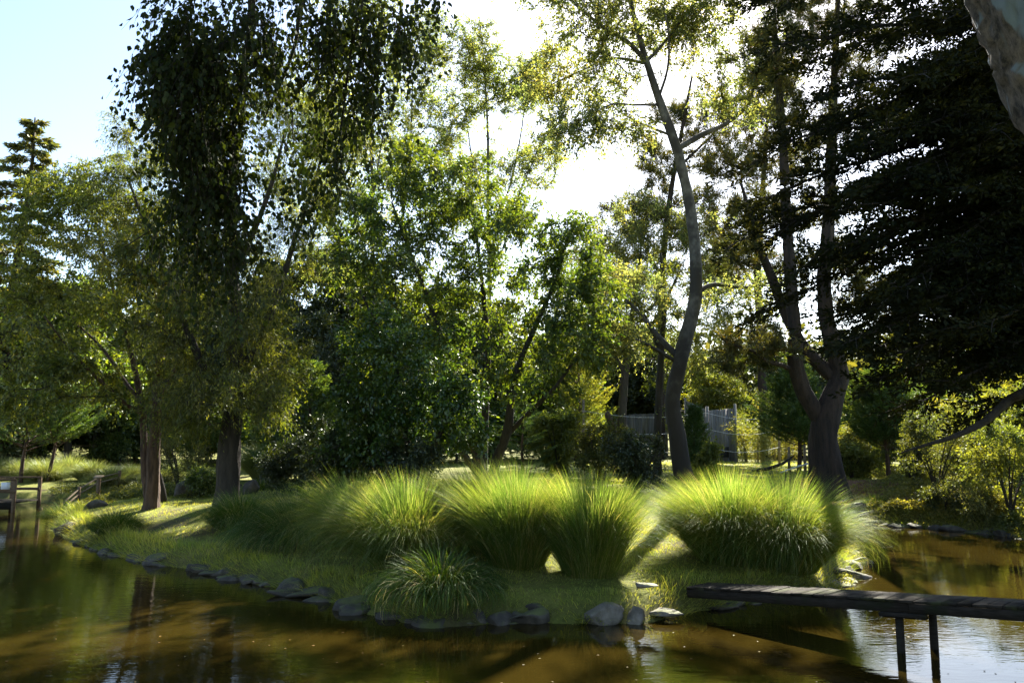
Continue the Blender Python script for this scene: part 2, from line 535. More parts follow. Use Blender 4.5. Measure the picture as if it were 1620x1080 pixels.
M['bark_pine'] = bark_mat("pine_bark", (0.0087, 0.0060, 0.0042), (0.0403, 0.0252, 0.0175), scale=7, bump=0.9)
M['bark_blue'] = bark_mat("pale_peeling_bark", (0.20, 0.22, 0.24), (0.42, 0.44, 0.46), scale=9, stretch=(1, 1, 0.35), bump=0.4)
M['bark_shag'] = bark_mat("shaggy_bark", (0.04, 0.034, 0.03), (0.17, 0.14, 0.12), scale=14, bump=1.0)
M['bark_black'] = bark_mat("dark_twig_bark", (0.0156, 0.0130, 0.0104), (0.0520, 0.0416, 0.0338), scale=8)
M['rock'] = rock_mat()
M['rock_lit_tone'] = rock_mat("lit_tone_rock", (0.035, 0.030, 0.023), (0.115, 0.102, 0.08), (0.27, 0.245, 0.21))  # lighter copy of the rock colour, with light on the front boulders painted in
M['deck'] = wood_mat("weathered_deck_wood", (0.014, 0.012, 0.010), (0.042, 0.037, 0.031), moss=(0.05, 0.055, 0.025))
M['deckdark'] = wood_mat("dark_beam_wood", (0.014, 0.012, 0.010), (0.04, 0.035, 0.03), moss=(0.02, 0.024, 0.012))
M['brownwood'] = wood_mat("brown_rail_wood", (0.0850, 0.0595, 0.0374), (0.2210, 0.1615, 0.1105))
M['fence'] = wood_mat("silver_fence_wood", (0.14, 0.14, 0.14), (0.25, 0.25, 0.255), stretch=(9, 9, 0.6), scale=2.0)
M['post'] = wood_mat("pale_post_wood", (0.14, 0.11, 0.07), (0.28, 0.23, 0.16))
M['white'] = plain_mat("white_panel", (0.72, 0.74, 0.76))
M['wire'] = plain_mat("white_wire", (0.7, 0.7, 0.68))
M['dark_hole'] = plain_mat("dark_opening", (0.02, 0.02, 0.02))
M['road'] = plain_mat("pale_gravel", (0.42, 0.39, 0.35), 0.95)

# ------------------------------------------------------------------ terrain and water
g = lambda px, py: tuple(at_z(px, py)[:2])
POND = np.array([(-34, 3.0), (-10, 2.6), (0, 2.4), (6.2, 2.9), (7.4, 5.5), (8.3, 9.0), (9.6, 13.5),
                 g(1640, 856), g(1600, 848), g(1560, 843), g(1500, 837), g(1420, 832), g(1368, 825), g(1345, 819),
                 g(1340, 838), g(1346, 862), g(1352, 893), g(1336, 925), g(1290, 946), g(1180, 955), g(1105, 966),
                 g(1075, 976), g(1000, 986), g(915, 986), g(850, 980), g(770, 986), g(680, 990), g(600, 976), g(520, 950),
                 g(420, 925), g(330, 905), g(230, 890), g(160, 872), g(108, 852), g(85, 834), g(100, 818),
                 (-14.0, 26.2), (-15.2, 28.5), (-20, 29.5), (-34, 30)])


def pond_dist(x, y):
    """signed distance to the water's edge, positive on land"""
    x, y = np.asarray(x, dtype=float), np.asarray(y, dtype=float)
    best = np.full(x.shape, 1e9)
    inside = np.zeros(x.shape, bool)
    n = len(POND)
    for i in range(n):
        ax, ay = POND[i]
        bx, by = POND[(i + 1) % n]
        ex, ey = bx - ax, by - ay
        t = np.clip(((x - ax) * ex + (y - ay) * ey) / (ex * ex + ey * ey), 0, 1)
        best = np.minimum(best, np.hypot(x - ax - t * ex, y - ay - t * ey))
        cr = ((ay > y) != (by > y)) & (x < ex * (y - ay) / (ey if ey else 1e-9) + ax)
        inside ^= cr
    return np.where(inside, -best, best)


def height(x, y):
    x, y = np.asarray(x, dtype=float), np.asarray(y, dtype=float)
    d = pond_dist(x, y) + 0.12 * vnoise(x * 1.7, y * 1.7, 3)
    left = sstep(-11, -3, x)
    h = -0.55 + 0.55 * sstep(-0.9, 0.02, d) + 0.30 * sstep(0.0, 0.38, d) + 0.16 * sstep(0.25, 2.6, d)
    h = h + sstep(0, 3, d) * (0.08 * sstep(10, 22, y) + 0.44 * left * sstep(11, 25, y))
    h = h + sstep(0, 1.5, d) * (0.04 * vnoise(x * 0.7, y * 0.7, 1) + 0.018 * vnoise(x * 2.3, y * 2.3, 2))
    h = h + 0.25 * sstep(28, 45, y) * (1 - left)
    r = np.hypot(x * 0.8, y)
    h = h + 15.0 * sstep(62, 135, r) * (0.85 + 0.25 * vnoise(x * 0.02, y * 0.02, 5)) * sstep(-10, 40, y)
    return h


def hz(x, y):
    return float(height(np.array([x]), np.array([y]))[0])


def gp(px, depth, sink=0.0):
    """point on the ground seen in column px at the given depth"""
    x = ray(px, 700)[0] / ray(px, 700)[1] * depth
    return np.array((x, depth, hz(x, depth) - sink))


xs = np.concatenate((np.linspace(-260, -30, 30)[:-1], np.arange(-30, 24.01, 0.25), np.linspace(24, 260, 32)[1:]))
ys = np.concatenate((np.linspace(-60, -3, 14)[:-1], np.arange(-3, 42.01, 0.25), np.linspace(42, 330, 50)[1:]))
gx, gy = np.meshgrid(xs, ys)
gz = height(gx.ravel(), gy.ravel())
nx, ny = len(xs), len(ys)
ii = (np.arange(ny - 1)[:, None] * nx + np.arange(nx - 1)[None]).ravel()
red_spot = gp(1385, 24.5)
ground = build("ground", np.stack((gx.ravel(), gy.ravel(), gz), -1), [np.stack((ii, ii + 1, ii + nx + 1, ii + nx), -1)],
               ground_mat(tuple(red_spot)), smooth=True)
tag(ground, kind="structure")
wx, wy = np.meshgrid(np.linspace(-36, 16, 27), np.linspace(1.5, 31, 16))
ii = (np.arange(15)[:, None] * 27 + np.arange(26)[None]).ravel()
water = build("water", np.stack((wx.ravel(), wy.ravel(), np.zeros(wx.size)), -1),
              [np.stack((ii, ii + 1, ii + 28, ii + 27), -1)], water_mat())
tag(water, kind="structure")

# pale gravel road far left
rp = []
for px, dn, df in ((120, 39.6, 44), (160, 39.3, 43.5), (200, 39.2, 43), (240, 39.4, 43), (300, 39.8, 43)):
    a, b = gp(px, dn), gp(px, df)
    rp += [a + (0, 0, 0.05), b + (0, 0, 0.05)]
road = build("road", np.array(rp), [np.array([(2 * k, 2 * k + 2, 2 * k + 3, 2 * k + 1) for k in range(4)])], M['road'])
tag(road, kind="structure")


# ------------------------------------------------------------------ leaves and branching
def nrm(a):
    return a / (np.linalg.norm(a, axis=-1, keepdims=True) + 1e-9)


def leaf_mesh(name, pos, axis, rng, L, W, mat, parent, up=0.5, fine=False, lvar=0.3):
    n = len(pos)
    a = nrm(axis)
    nn = rng.normal(0, 1, (n, 3))
    nn[:, 2] += up * 2
    s = nrm(np.cross(a, nn))
    nn = np.cross(s, a)
    l = (L * (1 + rng.uniform(-lvar, lvar, n)))[:, None]
    w = l * (W / L) * 0.5
    if not fine:
        v = np.stack((pos, pos + a * l * 0.42 + s * w + nn * w * 0.25, pos + a * l, pos + a * l * 0.42 - s * w + nn * w * 0.25), 1)
        i = np.arange(n)[:, None] * 4
        f = [i + np.array([[0, 1, 2, 3]])]
    else:
        v = np.stack((pos, pos + a * l * 0.22 + s * w * 0.85 + nn * w * 0.2, pos + a * l * 0.5 + s * w * 0.8 + nn * w * 0.1, pos + a * l - nn * l * 0.12,
                      pos + a * l * 0.5 - s * w * 0.8 + nn * w * 0.1, pos + a * l * 0.22 - s * w * 0.85 + nn * w * 0.2), 1)
        i = np.arange(n)[:, None] * 6
        f = [np.vstack((i + np.array([[0, 1, 2, 3]]), i + np.array([[0, 3, 4, 5]])))]
    return build(name, v.reshape(-1, 3), f, mat, parent)


TM, PM = 1.5, 1.45          # how many branch ends and leaves per twig


class Skeleton:
    def __init__(self, seed):
        self.rng = np.random.default_rng(seed)
        self.p, self.par, self.r, self.main = [], [], [], []

    def path(self, pts, radii, parent=None, per=3):
        """main stem; rows of pts are 3-D, radii per row"""
        rows = smooth_path(np.column_stack((np.asarray(pts), radii)), 7 if radii[0] > 0.1 else per)
        if parent == 'near':
            P = np.array(self.p)
            parent = int(np.argmin(np.linalg.norm(P - rows[0][:3], axis=1)))
        prev = -1 if parent is None else parent
        for row in rows:
            self.p.append(row[:3]); self.par.append(prev); self.r.append(max(row[3], 0.004)); self.main.append(True)
            prev = len(self.p) - 1

    def grow(self, targets, seg=0.5, lift=0.12, rise=0.7, skip_below=-1e9, jitter=0.06):
        rng = self.rng
        P0 = np.array(self.p)
        d0 = np.min(np.linalg.norm(targets[:, None] - P0[None], axis=2), axis=1)
        ends = []
        for t in targets[np.argsort(d0)]:
            P = np.array(self.p)
            dv = t - P
            dist = np.linalg.norm(dv, axis=1)
            cost = dist * (1 + rise * np.clip(-dv[:, 2] / (dist + 1e-6) + 0.15, 0, None))
            cost[P[:, 2] < skip_below] += 100
            n = int(np.argmin(cost))
            D = dist[n]
            k = max(2, int(math.ceil(D / seg)))
            a = P[n]
            pa = self.par[n]
            pd = nrm(a - np.array(self.p[pa])) if pa >= 0 else np.array((0, 0, 1.0))
            c = a + pd * D * 0.28 + (t - a) * 0.25 + np.array((0, 0, lift * D)) + rng.normal(0, jitter * D, 3)
            prev = n
            for q in range(1, k + 1):
                u = q / k
                pt = (1 - u) ** 2 * a + 2 * u * (1 - u) * c + u * u * t
                if q < k:
                    pt = pt + rng.normal(0, jitter * 0.35 * min(D, 1.5), 3)
                self.p.append(pt); self.par.append(prev); self.r.append(0.0); self.main.append(False)
                prev = len(self.p) - 1
            ends.append(prev)
        return np.array(ends)

    def finish(self, tip=0.008, power=2.35, cap=0.5):
        n = len(self.p)
        acc = np.zeros(n)
        kids = [[] for _ in range(n)]
        for i in range(n - 1, -1, -1):
            if not kids[i]:
                acc[i] = max(acc[i], tip ** power)
            if not self.main[i]:
                self.r[i] = acc[i] ** (1 / power)
            pa = self.par[i]
            if pa >= 0:
                kids[pa].append(i)
                acc[pa] += acc[i] if not self.main[i] else 0
        for i in range(n):                       # a branch is never thicker than what carries it
            pa = self.par[i]
            if pa >= 0 and not self.main[i]:
                self.r[i] = min(self.r[i], self.r[pa] * (0.75 if self.main[pa] else 1.0), cap)
        self.kids = kids

    def meshes(self, root, bark, trunk_sides=28, min_r=0.0, branch_bark=None, bump=0.05, names=("trunk", "branches")):
        P = np.array(self.p)
        done = set()
        trunk, br = MB(), MB()
        for i in range(len(P)):
            if i in done:
                continue
            chain = [i]
            while True:
                ks = [k for k in self.kids[chain[-1]] if k not in done and self.main[k] == self.main[i]]
                if not ks:
                    break
                if self.main[i]:
                    k = chain[-1] + 1 if chain[-1] + 1 in ks else None
                else:
                    k = max(ks, key=lambda q: self.r[q])
                if k is None:
                    break
                chain.append(k)
            done.update(chain)
            pts = [P[k] for k in chain]
            rad = [self.r[k] for k in chain]
            pa = self.par[i]
            if pa >= 0:
                pts = [P[pa]] + pts
                rad = [rad[0]] + rad
            if max(rad) < min_r or len(pts) < 2:
                continue
            if self.main[i]:
                trunk.tube(pts, rad, trunk_sides, True, bump, self.rng, flare=(i == 0))
            else:
                rad[-1] *= 0.4
                br.tube(pts, rad, 5 if max(rad) > 0.02 else 3, False)
        if trunk.n:
            trunk.make(names[0], bark, root, True)
        if br.n:
            self.branch_obj = br.make(names[1], branch_bark or bark, root, True)

    def sprays(self, ends, ntw, tl, per, droop=0.3, lift=0.1, spread=0.8, back=0.5):
        """twigs at the branch ends -> leaf positions and axes"""
        rng = self.rng
        P = np.array(self.p)
        par = np.array(self.par)
        e = P[ends]
        d = nrm(e - P[par[ends]])
        e = np.repeat(e, ntw, 0); d = np.repeat(d, ntw, 0)
        n = len(e)
        dirs = nrm(d * 0.5 + rng.normal(0, spread * 0.6, (n, 3)) + np.array((0, 0, lift)))
        st = e - d * (rng.uniform(0, back, n) * tl)[:, None] + rng.normal(0, 0.12 * tl, (n, 3))
        l = tl * rng.uniform(0.5, 1.2, n)
        u = (np.arange(per)[None] + rng.uniform(0.2, 0.8, (n, per))) / per
        pos = st[:, None] + dirs[:, None] * (u * l[:, None])[..., None]
        pos[..., 2] -= droop * u * u * l[:, None]
        tang = dirs[:, None] - np.array((0, 0, 1.0)) * (2 * droop * u)[..., None]
        tw = np.stack((st, st + dirs * (l * 0.5)[:, None] - np.array((0, 0, 1)) * (droop * 0.25 * l)[:, None],
                       st + dirs * l[:, None] - np.array((0, 0, 1)) * (droop * l)[:, None]), 1)
        return pos.reshape(-1, 3), nrm(tang).reshape(-1, 3), tw


def twig_mesh(name, tw, r, mat, parent):
    """all the twigs of a tree: three-sided, two segments each"""
    n = len(tw)
    d = nrm(tw[:, 2] - tw[:, 0])
    u = nrm(np.cross(d, np.array((0.3, 0.2, 0.93))))
    w = np.cross(d, u)
    ring = np.stack([math.cos(a) * u + math.sin(a) * w for a in (0, 2.094, 4.189)], 1)
    v = np.concatenate((tw[:, 0:1] + ring * r, tw[:, 1:2] + ring * r * 0.7, tw[:, 2:3] + ring * r * 0.3), 1).reshape(-1, 3)
    i = np.arange(n)[:, None] * 9
    fs = []
    for s in (0, 3):
        for k in range(3):
            fs.append(i + np.array([[s + k, s + (k + 1) % 3, s + 3 + (k + 1) % 3, s + 3 + k]]))
    return build(name, v, [np.vstack(fs)], mat, parent)


def lobes_targets(rng, lobes):
    """lobes: (centre3, (rx,ry,rz), count) -> points, denser towards the skin of each lobe"""
    out = []
    for c, rad, n in lobes:
        d = nrm(rng.normal(0, 1, (n, 3)))
        rr = rng.uniform(0.12, 1, n) ** 0.55
        out.append(np.asarray(c) + d * rr[:, None] * np.asarray(rad))
    return np.vstack(out)


def px_lobes(depth, rows):
    """rows: (px, py, rx_px, ry_px, depth offset, depth radius m, n)"""
    out = []
    for px, py, rx, ry, dd, rd, n in rows:
        dpt = depth + dd
        k = dpt / FPX
        out.append((at(px, py, dpt), (rx * k, rd, ry * k), n))
    return out


def px_path(depth, rows):
    """rows: (px, py, radius m[, depth offset])"""
    pts = [at(r[0], r[1], depth + (r[3] if len(r) > 3 else 0)) for r in rows]
    return np.array(pts), [r[2] for r in rows]


def sun_gaps(p, rng, keep=0.08):
    """crowns are thin where the sun comes through onto the lawn and the grass clumps"""
    sd = np.array(SUN_DIR)
    q = p - sd * ((p[:, 2] - 0.8) / sd[2])[:, None]
    lit = ((q[:, 0] > -2.9) & (q[:, 0] < 6.9) & (q[:, 1] > 10.2) & (q[:, 1] < 19.5)) | ((q[:, 0] > -11.5) & (q[:, 0] < -7) & (q[:, 1] > 19.0) & (q[:, 1] < 22.8))
    lit &= p[:, 2] > 8.6
    return p[~lit | (rng.uniform(0, 1, len(p)) < keep)]


def leafy_tree(name, label, cat, base, stems, lobes, seed, bark, leafm, leaf, ntw, tl, per, group=None, droop=0.3, lift=0.1, up=0.5,
               seg=0.5, tip=0.008, rise=0.7, fine=False, twigs=0.0, hang=0.35, skip_below=-1e9, glift=0.12, spread=0.8, bump=0.05, branch_bark=None, back=0.5, crown_name="crown", scatter=0.35, jitter=0.06, thick=1.0, gaps=0.08, dens=1.0, ls=1.22):
    """stems in world space; stored relative to an Empty at the base"""
    base = np.asarray(base, dtype=float)
    root = empty(name, base, label, cat, group)
    sk = Skeleton(seed)
    for k, (pts, rad) in enumerate(stems):
        rad = np.asarray(rad) * thick
        sk.path(np.asarray(pts) - base, rad, None if k == 0 else 'near')
    rng = sk.rng
    lobes = [(c, np.asarray(r_) * ls, max(1, int(n * TM * dens))) for c, r_, n in lobes]
    per = int(round(per * PM))
    tg = lobes_targets(rng, lobes) - base
    tg = tg[tg[:, 2] > 0.15]
    if gaps is not None:
        tg = sun_gaps(tg + base, rng, gaps) - base
    ends = sk.grow(tg, seg, glift, rise, skip_below - base[2] if skip_below > -1e8 else skip_below, jitter)
    sk.finish(tip)
    sk.meshes(root, bark, branch_bark=branch_bark, bump=bump)
    pos, ax, tw = sk.sprays(ends, ntw, tl, per, droop, lift, spread, back)
    L, W = leaf
    pos = pos + rng.normal(0, L * scatter, pos.shape)
    ax = ax + rng.normal(0, 0.7, ax.shape) + np.array((0, 0, -hang))
    leaf_mesh(crown_name, pos, ax, rng, L, W, leafm, root, up, fine, 0.45)
    if twigs:
        twig_mesh("twigs", tw, twigs, branch_bark or bark, sk.branch_obj)
    return root


# ------------------------------------------------------------------ the tall leaning aspen on the island
D = 26.0
b5 = gp(1083, D, 0.1)
tr = px_path(D, [(1085, 800, 0.50), (1080, 745, 0.42), (1072, 690, 0.37), (1064, 630, 0.34), (1076, 572, 0.33), (1091, 510, 0.32), (1101, 465, 0.30),
                 (1100, 400, 0.27), (1094, 345, 0.255), (1083, 285, 0.24), (1069, 230, 0.23), (1051, 180, 0.21), (1035, 135, 0.185), (1019, 85, 0.15),
                 (1008, 45, 0.125), (997, 0, 0.11), (985, -60, 0.09), (978, -140, 0.06), (972, -210, 0.03)])
tr[0][0] = b5
limbs = [tr,
         px_path(D, [(1020, 95, 0.12), (992, 66, 0.10, -.3), (960, 48, 0.085, -.7), (930, 24, 0.07, -1), (900, -2, 0.055, -1.2), (850, -55, 0.03, -1.5)]),
         px_path(D, [(1018, 100, 0.08), (985, 93, 0.065, .4), (955, 95, 0.05, .8), (920, 112, 0.04, 1.2), (880, 130, 0.03, 1.6), (850, 148, 0.02, 2)]),
         px_path(D, [(1022, 98, 0.09), (1042, 78, 0.075, .3), (1066, 48, 0.06, .7), (1100, 2, 0.05, 1.1), (1140, -60, 0.03, 1.6)]),
         px_path(D, [(1043, 152, 0.07), (1056, 110, 0.055, -.4), (1058, 60, 0.04, -.8), (1050, 10, 0.03, -1.2)]),
         px_path(D, [(1038, 166, 0.06), (1000, 166, 0.05, -.8), (968, 165, 0.04, -1.5), (935, 185, 0.03, -2.2), (905, 215, 0.02, -2.8)]),
         px_path(D, [(1056, 212, 0.07), (1020, 198, 0.055, .5), (985, 180, 0.04, 1), (960, 160, 0.03, 1.5)]),
         px_path(D, [(1071, 236, 0.15), (1110, 214, 0.13, .3), (1150, 195, 0.10, .6), (1182, 165, 0.08, .9), (1200, 110, 0.05, 1.2), (1215, 50, 0.03, 1.5)]),
         px_path(D, [(1104, 462, 0.12), (1130, 450, 0.10, .3), (1180, 455, 0.07, .7), (1240, 442, 0.04, 1.1)]),
         px_path(D, [(1070, 562, 0.15), (1040, 530, 0.12, .5), (1008, 492, 0.09, 1), (985, 468, 0.06, 1.4), (960, 430, 0.03, 1.8)]),
         px_path(D, [(1066, 570, 0.10), (1030, 548, 0.08, -.5), (1000, 535, 0.06, -1), (965, 522, 0.04, -1.5), (930, 540, 0.02, -2)])]
lob = px_lobes(D, [(930, 40, 70, 55, -1, 1.6, 26), (870, 130, 50, 50, 1.5, 1.4, 20), (960, 130, 55, 45, 0, 1.4, 16), (1065, 40, 50, 55, .5, 1.5, 20),
                   (1120, 40, 55, 65, 1.2, 1.5, 22), (1165, 150, 65, 55, .8, 1.5, 26), (1215, 90, 45, 60, 1.2, 1.3, 24), (1005, 20, 50, 60, 0, 1.4, 18),
                   (920, 205, 60, 45, -2, 1.4, 18), (990, 215, 50, 40, -1, 1.2, 14), (980, -100, 130, 100, 0, 2.2, 40), (1120, -80, 100, 80, 1, 2, 24),
                   (850, -40, 80, 60, -1.5, 1.6, 18), (975, 470, 70, 50, 1.5, 1.6, 24), (950, 540, 60, 40, -1.6, 1.4, 20), (1180, 470, 60, 35, .8, 1.2, 14),
                   (1130, 330, 45, 50, .5, 1.2, 10)])
leafy_tree("aspen_tree", "tall leaning aspen with pale grey trunk and thin sunlit crown behind the grass clumps", "tree", b5, limbs, lob, 11,
           M['bark_grey'], M['aspen'], (0.075, 0.06), 8, 0.6, 8, twigs=0.006, branch_bark=M['bark'], tip=0.010, bump=0.07, thick=0.72, dens=2.2)

# ------------------------------------------------------------------ the forked pine
D = 24.0
b6 = gp(1308, D, 0.1)
stems = [px_path(D, [(1312, 790, 0.66), (1307, 745, 0.52), (1303, 695, 0.46), (1308, 658, 0.45), (1318, 624, 0.37), (1329, 592, 0.31), (1320, 555, 0.28),
                     (1309, 510, 0.26), (1304, 450, 0.24), (1308, 390, 0.22), (1312, 320, 0.20), (1316, 220, 0.17), (1320, 120, 0.13), (1325, 10, 0.09), (1330, -90, 0.04)]),
         px_path(D, [(1301, 676, 0.20), (1287, 646, 0.30), (1268, 612, 0.28, -.1), (1259, 575, 0.25, -.2), (1257, 530, 0.235, -.2), (1253, 470, 0.22, -.2), (1248, 400, 0.20), (1243, 320, 0.18),
                     (1240, 255, 0.165), (1236, 190, 0.14), (1230, 110, 0.11), (1225, 20, 0.07), (1222, -70, 0.03)]),
         px_path(D, [(1326, 604, 0.20), (1304, 583, 0.23, .2), (1282, 562, 0.22, .3), (1262, 535, 0.20, .4), (1240, 490, 0.18, .5), (1222, 442, 0.16, .6), (1205, 398, 0.13, .7), (1190, 350, 0.09, .8), (1172, 290, 0.05, .9)]),
         px_path(D, [(1262, 590, 0.10), (1238, 578, 0.085, -.4), (1215, 572, 0.07, -.8), (1192, 556, 0.05, -1), (1160, 545, 0.03, -1.2)]),
         px_path(D, [(1258, 555, 0.09), (1225, 552, 0.075, .5), (1195, 562, 0.05, .9), (1165, 580, 0.03, 1.2)]),
         px_path(D, [(1316, 548, 0.09), (1345, 546, 0.08, -.3), (1380, 530, 0.06, -.6), (1420, 522, 0.03, -1)])]
lob = px_lobes(D, [(1190, 330, 50, 40, .8, 1.2, 18), (1165, 400, 45, 30, .6, 1, 12), (1190, 545, 60, 28, -.8, 1.1, 16), (1175, 575, 45, 22, 1, 1, 10),
                   (1255, 215, 60, 45, 0, 1.3, 20), (1225, 90, 70, 60, 0, 1.5, 26), (1270, 20, 70, 60, 0.4, 1.5, 22), (1340, 200, 70, 55, 0.3, 1.5, 24), (1350, 80, 80, 60, 0, 1.5, 22),
                   (1290, 300, 40, 40, .5, 1.1, 10), (1395, 470, 55, 30, -.8, 1.1, 14), (1330, -60, 120, 60, 0, 1.8, 26), (1220, -60, 80, 60, 0, 1.6, 18), (1350, 420, 40, 25, .3, 1, 8)])
leafy_tree("forked_pine", "pine with thick dark trunk forking in a wide Y beside the right channel", "tree", b6, stems, lob, 12,
           M['bark_pine'], M['pine'], (0.13, 0.021), 8, 0.42, 26, droop=0.05, lift=0.3, spread=0.9, hang=-0.2, twigs=0.008, tip=0.012, bump=0.10, scatter=0.3, branch_bark=M['bark_pine'], thick=0.86, dens=1.4)

# ------------------------------------------------------------------ twin-stemmed tree on the left lawn
D = 20.8
b1 = gp(238, D, 0.1)
stems = [px_path(D, [(236, 825, 0.40), (239, 806, 0.30), (241, 790, 0.255), (242, 760, 0.235), (243, 715, 0.22), (246, 670, 0.20), (250, 610, 0.17), (256, 540, 0.14), (250, 470, 0.11), (240, 400, 0.08), (230, 330, 0.05), (222, 290, 0.03)]),
         px_path(D, [(236, 790, 0.16), (230, 750, 0.14, .1), (228, 700, 0.13, .2), (224, 640, 0.115, .3), (210, 570, 0.095, .5), (190, 500, 0.07, .7), (170, 420, 0.05, .9), (150, 350, 0.03, 1.1)]),
         px_path(D, [(228, 655, 0.08), (200, 640, 0.07, -.4), (170, 612, 0.06, -.8), (135, 580, 0.045, -1.2), (100, 540, 0.03, -1.6), (70, 500, 0.02, -2)]),
         px_path(D, [(226, 640, 0.08), (195, 600, 0.07, .6), (165, 555, 0.055, 1.1), (130, 520, 0.04, 1.5), (100, 500, 0.02, 1.8)]),
         px_path(D, [(248, 640, 0.09), (275, 590, 0.07, -.5), (300, 520, 0.05, -1), (310, 450, 0.03, -1.4)])]
lob = px_lobes(D, [(60, 560, 60, 60, -1.5, 1.2, 28), (110, 480, 70, 60, .5, 1.4, 30), (170, 400, 70, 60, .9, 1.4, 30), (230, 340, 60, 55, 0, 1.2, 26), (120, 330, 50, 45, 1, 1.1, 16),
                   (290, 440, 55, 60, -1, 1.2, 22), (200, 500, 60, 50, 0, 1.4, 22), (40, 630, 50, 35, -1.6, 1, 18), (150, 610, 50, 35, -1, 1.2, 14), (40, 450, 45, 45, -.5, 1, 16), (90, 310, 45, 40, 1, 1.1, 16), (150, 300, 45, 40, .5, 1.1, 14), (40, 360, 45, 45, .5, 1.1, 16), (270, 590, 50, 50, .5, 1.2, 18)])
leafy_tree("twin_stem_tree", "leafy tree with two rough reddish stems standing on the left end of the lawn", "tree", b1, stems, lob, 13,
           M['bark_red'], M['green_sunlit'], (0.095, 0.045), 9, 0.5, 9, twigs=0.005, hang=0.6, droop=0.45, branch_bark=M['bark'], bump=0.12, thick=0.72)

# ------------------------------------------------------------------ big willow-leaved tree
D = 20.0
b2 = gp(358, D, 0.1)
stems = [px_path(D, [(356, 830, 0.55), (357, 808, 0.42), (359, 785, 0.36), (360, 750, 0.33), (364, 700, 0.31), (370, 640, 0.29), (372, 570, 0.26), (370, 490, 0.23), (366, 410, 0.19), (365, 330, 0.15), (372, 250, 0.11), (385, 170, 0.07), (392, 100, 0.03)]),
         px_path(D, [(366, 660, 0.14), (330, 600, 0.12, -.6), (300, 530, 0.10, -1), (270, 450, 0.07, -1.4), (235, 370, 0.05, -1.6), (205, 290, 0.03, -1.8)]),
         px_path(D, [(371, 600, 0.14), (410, 540, 0.12, .5), (440, 460, 0.10, .9), (470, 370, 0.07, 1.2), (500, 280, 0.05, 1.5), (520, 200, 0.03, 1.7)]),
         px_path(D, [(369, 500, 0.10), (330, 430, 0.09, .8), (290, 350, 0.06, 1.4), (260, 260, 0.04, 1.9)]),
         px_path(D, [(367, 440, 0.10), (400, 370, 0.08, -.9), (430, 290, 0.06, -1.5), (450, 210, 0.03, -2)])]
lob = px_lobes(D, [(200, 300, 75, 60, -1.4, 1.3, 44), (230, 220, 60, 55, 1.6, 1.2, 30), (280, 380, 80, 70, -1, 1.5, 46), (210, 400, 65, 50, -1.6, 1.2, 30), (350, 250, 90, 80, 0, 1.6, 40),
                   (470, 270, 70, 70, 1.2, 1.4, 40), (520, 210, 55, 60, 1.5, 1.3, 28), (440, 400, 80, 70, 1, 1.5, 46), (360, 470, 90, 70, -1, 1.5, 46), (270, 520, 70, 60, -1, 1.3, 34),
                   (310, 610, 75, 55, -.9, 1.3, 34), (420, 560, 70, 60, .4, 1.4, 34), (370, 620, 70, 45, -1.2, 1.2, 22), (400, 130, 80, 60, 0, 1.4, 30), (470, 150, 60, 60, .5, 1.2, 22), (290, 655, 50, 30, -.6, 1.1, 12), (430, 640, 45, 30, .6, 1.1, 12)])
leafy_tree("willow_tree", "large willow with dark trunk and fine olive yellow leaves left of the grasses", "tree", b2, stems, lob, 14,
           M['bark_black'], M['willow'], (0.085, 0.020), 12, 0.55, 13, twigs=0.004, hang=0.7, droop=0.55, lift=0.0, bump=0.09, thick=0.84, dens=0.8, ls=1.1, branch_bark=M['bark_black'])

# ------------------------------------------------------------------ many-stemmed tree in the middle
D = 24.0
b3 = gp(765, D, 0.1)
stems = [px_path(D, [(765, 800, 0.20), (760, 740, 0.16), (745, 690, 0.14), (725, 620, 0.12), (700, 540, 0.09), (672, 460, 0.07), (645, 390, 0.05), (620, 320, 0.03)]),
         px_path(D, [(770, 790, 0.17), (785, 730, 0.15), (803, 680, 0.14, -.3), (808, 640, 0.12, -.5), (820, 580, 0.09, -.7), (850, 510, 0.07, -1), (880, 440, 0.05, -1.2), (900, 370, 0.03, -1.4)]),
         px_path(D, [(762, 780, 0.15), (765, 720, 0.13, .3), (768, 640, 0.11, .6), (772, 560, 0.09, .8), (765, 470, 0.07, 1), (755, 380, 0.05, 1.2), (745, 300, 0.03, 1.3)]),
         px_path(D, [(764, 760, 0.11), (735, 720, 0.10, -.5), (700, 660, 0.08, -1), (650, 590, 0.06, -1.5), (600, 520, 0.04, -2), (570, 460, 0.03, -2.2)]),
         px_path(D, [(800, 690, 0.08), (840, 650, 0.07, -.8), (880, 610, 0.05, -1.3), (915, 560, 0.03, -1.7)])]
lob = px_lobes(D, [(620, 330, 70, 60, .2, 1.4, 34), (700, 290, 70, 60, .6, 1.4, 30), (760, 340, 70, 60, 1, 1.5, 32), (840, 370, 65, 55, -1, 1.4, 28), (905, 400, 55, 55, -1.3, 1.2, 26),
                   (590, 430, 65, 60, -1.6, 1.4, 32), (670, 430, 80, 70, .2, 1.6, 36), (770, 450, 80, 70, .6, 1.7, 32), (860, 480, 75, 60, -1, 1.5, 30), (640, 540, 80, 60, -1.2, 1.5, 32),
                   (740, 560, 80, 60, 0, 1.7, 26), (840, 590, 70, 50, -1, 1.4, 24), (910, 540, 50, 45, -1.6, 1.2, 18), (700, 640, 70, 45, -.6, 1.5, 20), (650, 250, 40, 40, .2, 1, 12), (560, 350, 45, 45, -1.6, 1, 14), (940, 470, 40, 40, -1.4, 1, 12)])
leafy_tree("many_stemmed_tree", "broad tree with several thin dark stems and mid green leaves behind the grass clumps", "tree", b3, stems, lob, 15,
           M['bark_black'], M['green'], (0.12, 0.055), 9, 0.5, 9, twigs=0.006, hang=0.5, droop=0.35, gaps=0.22)

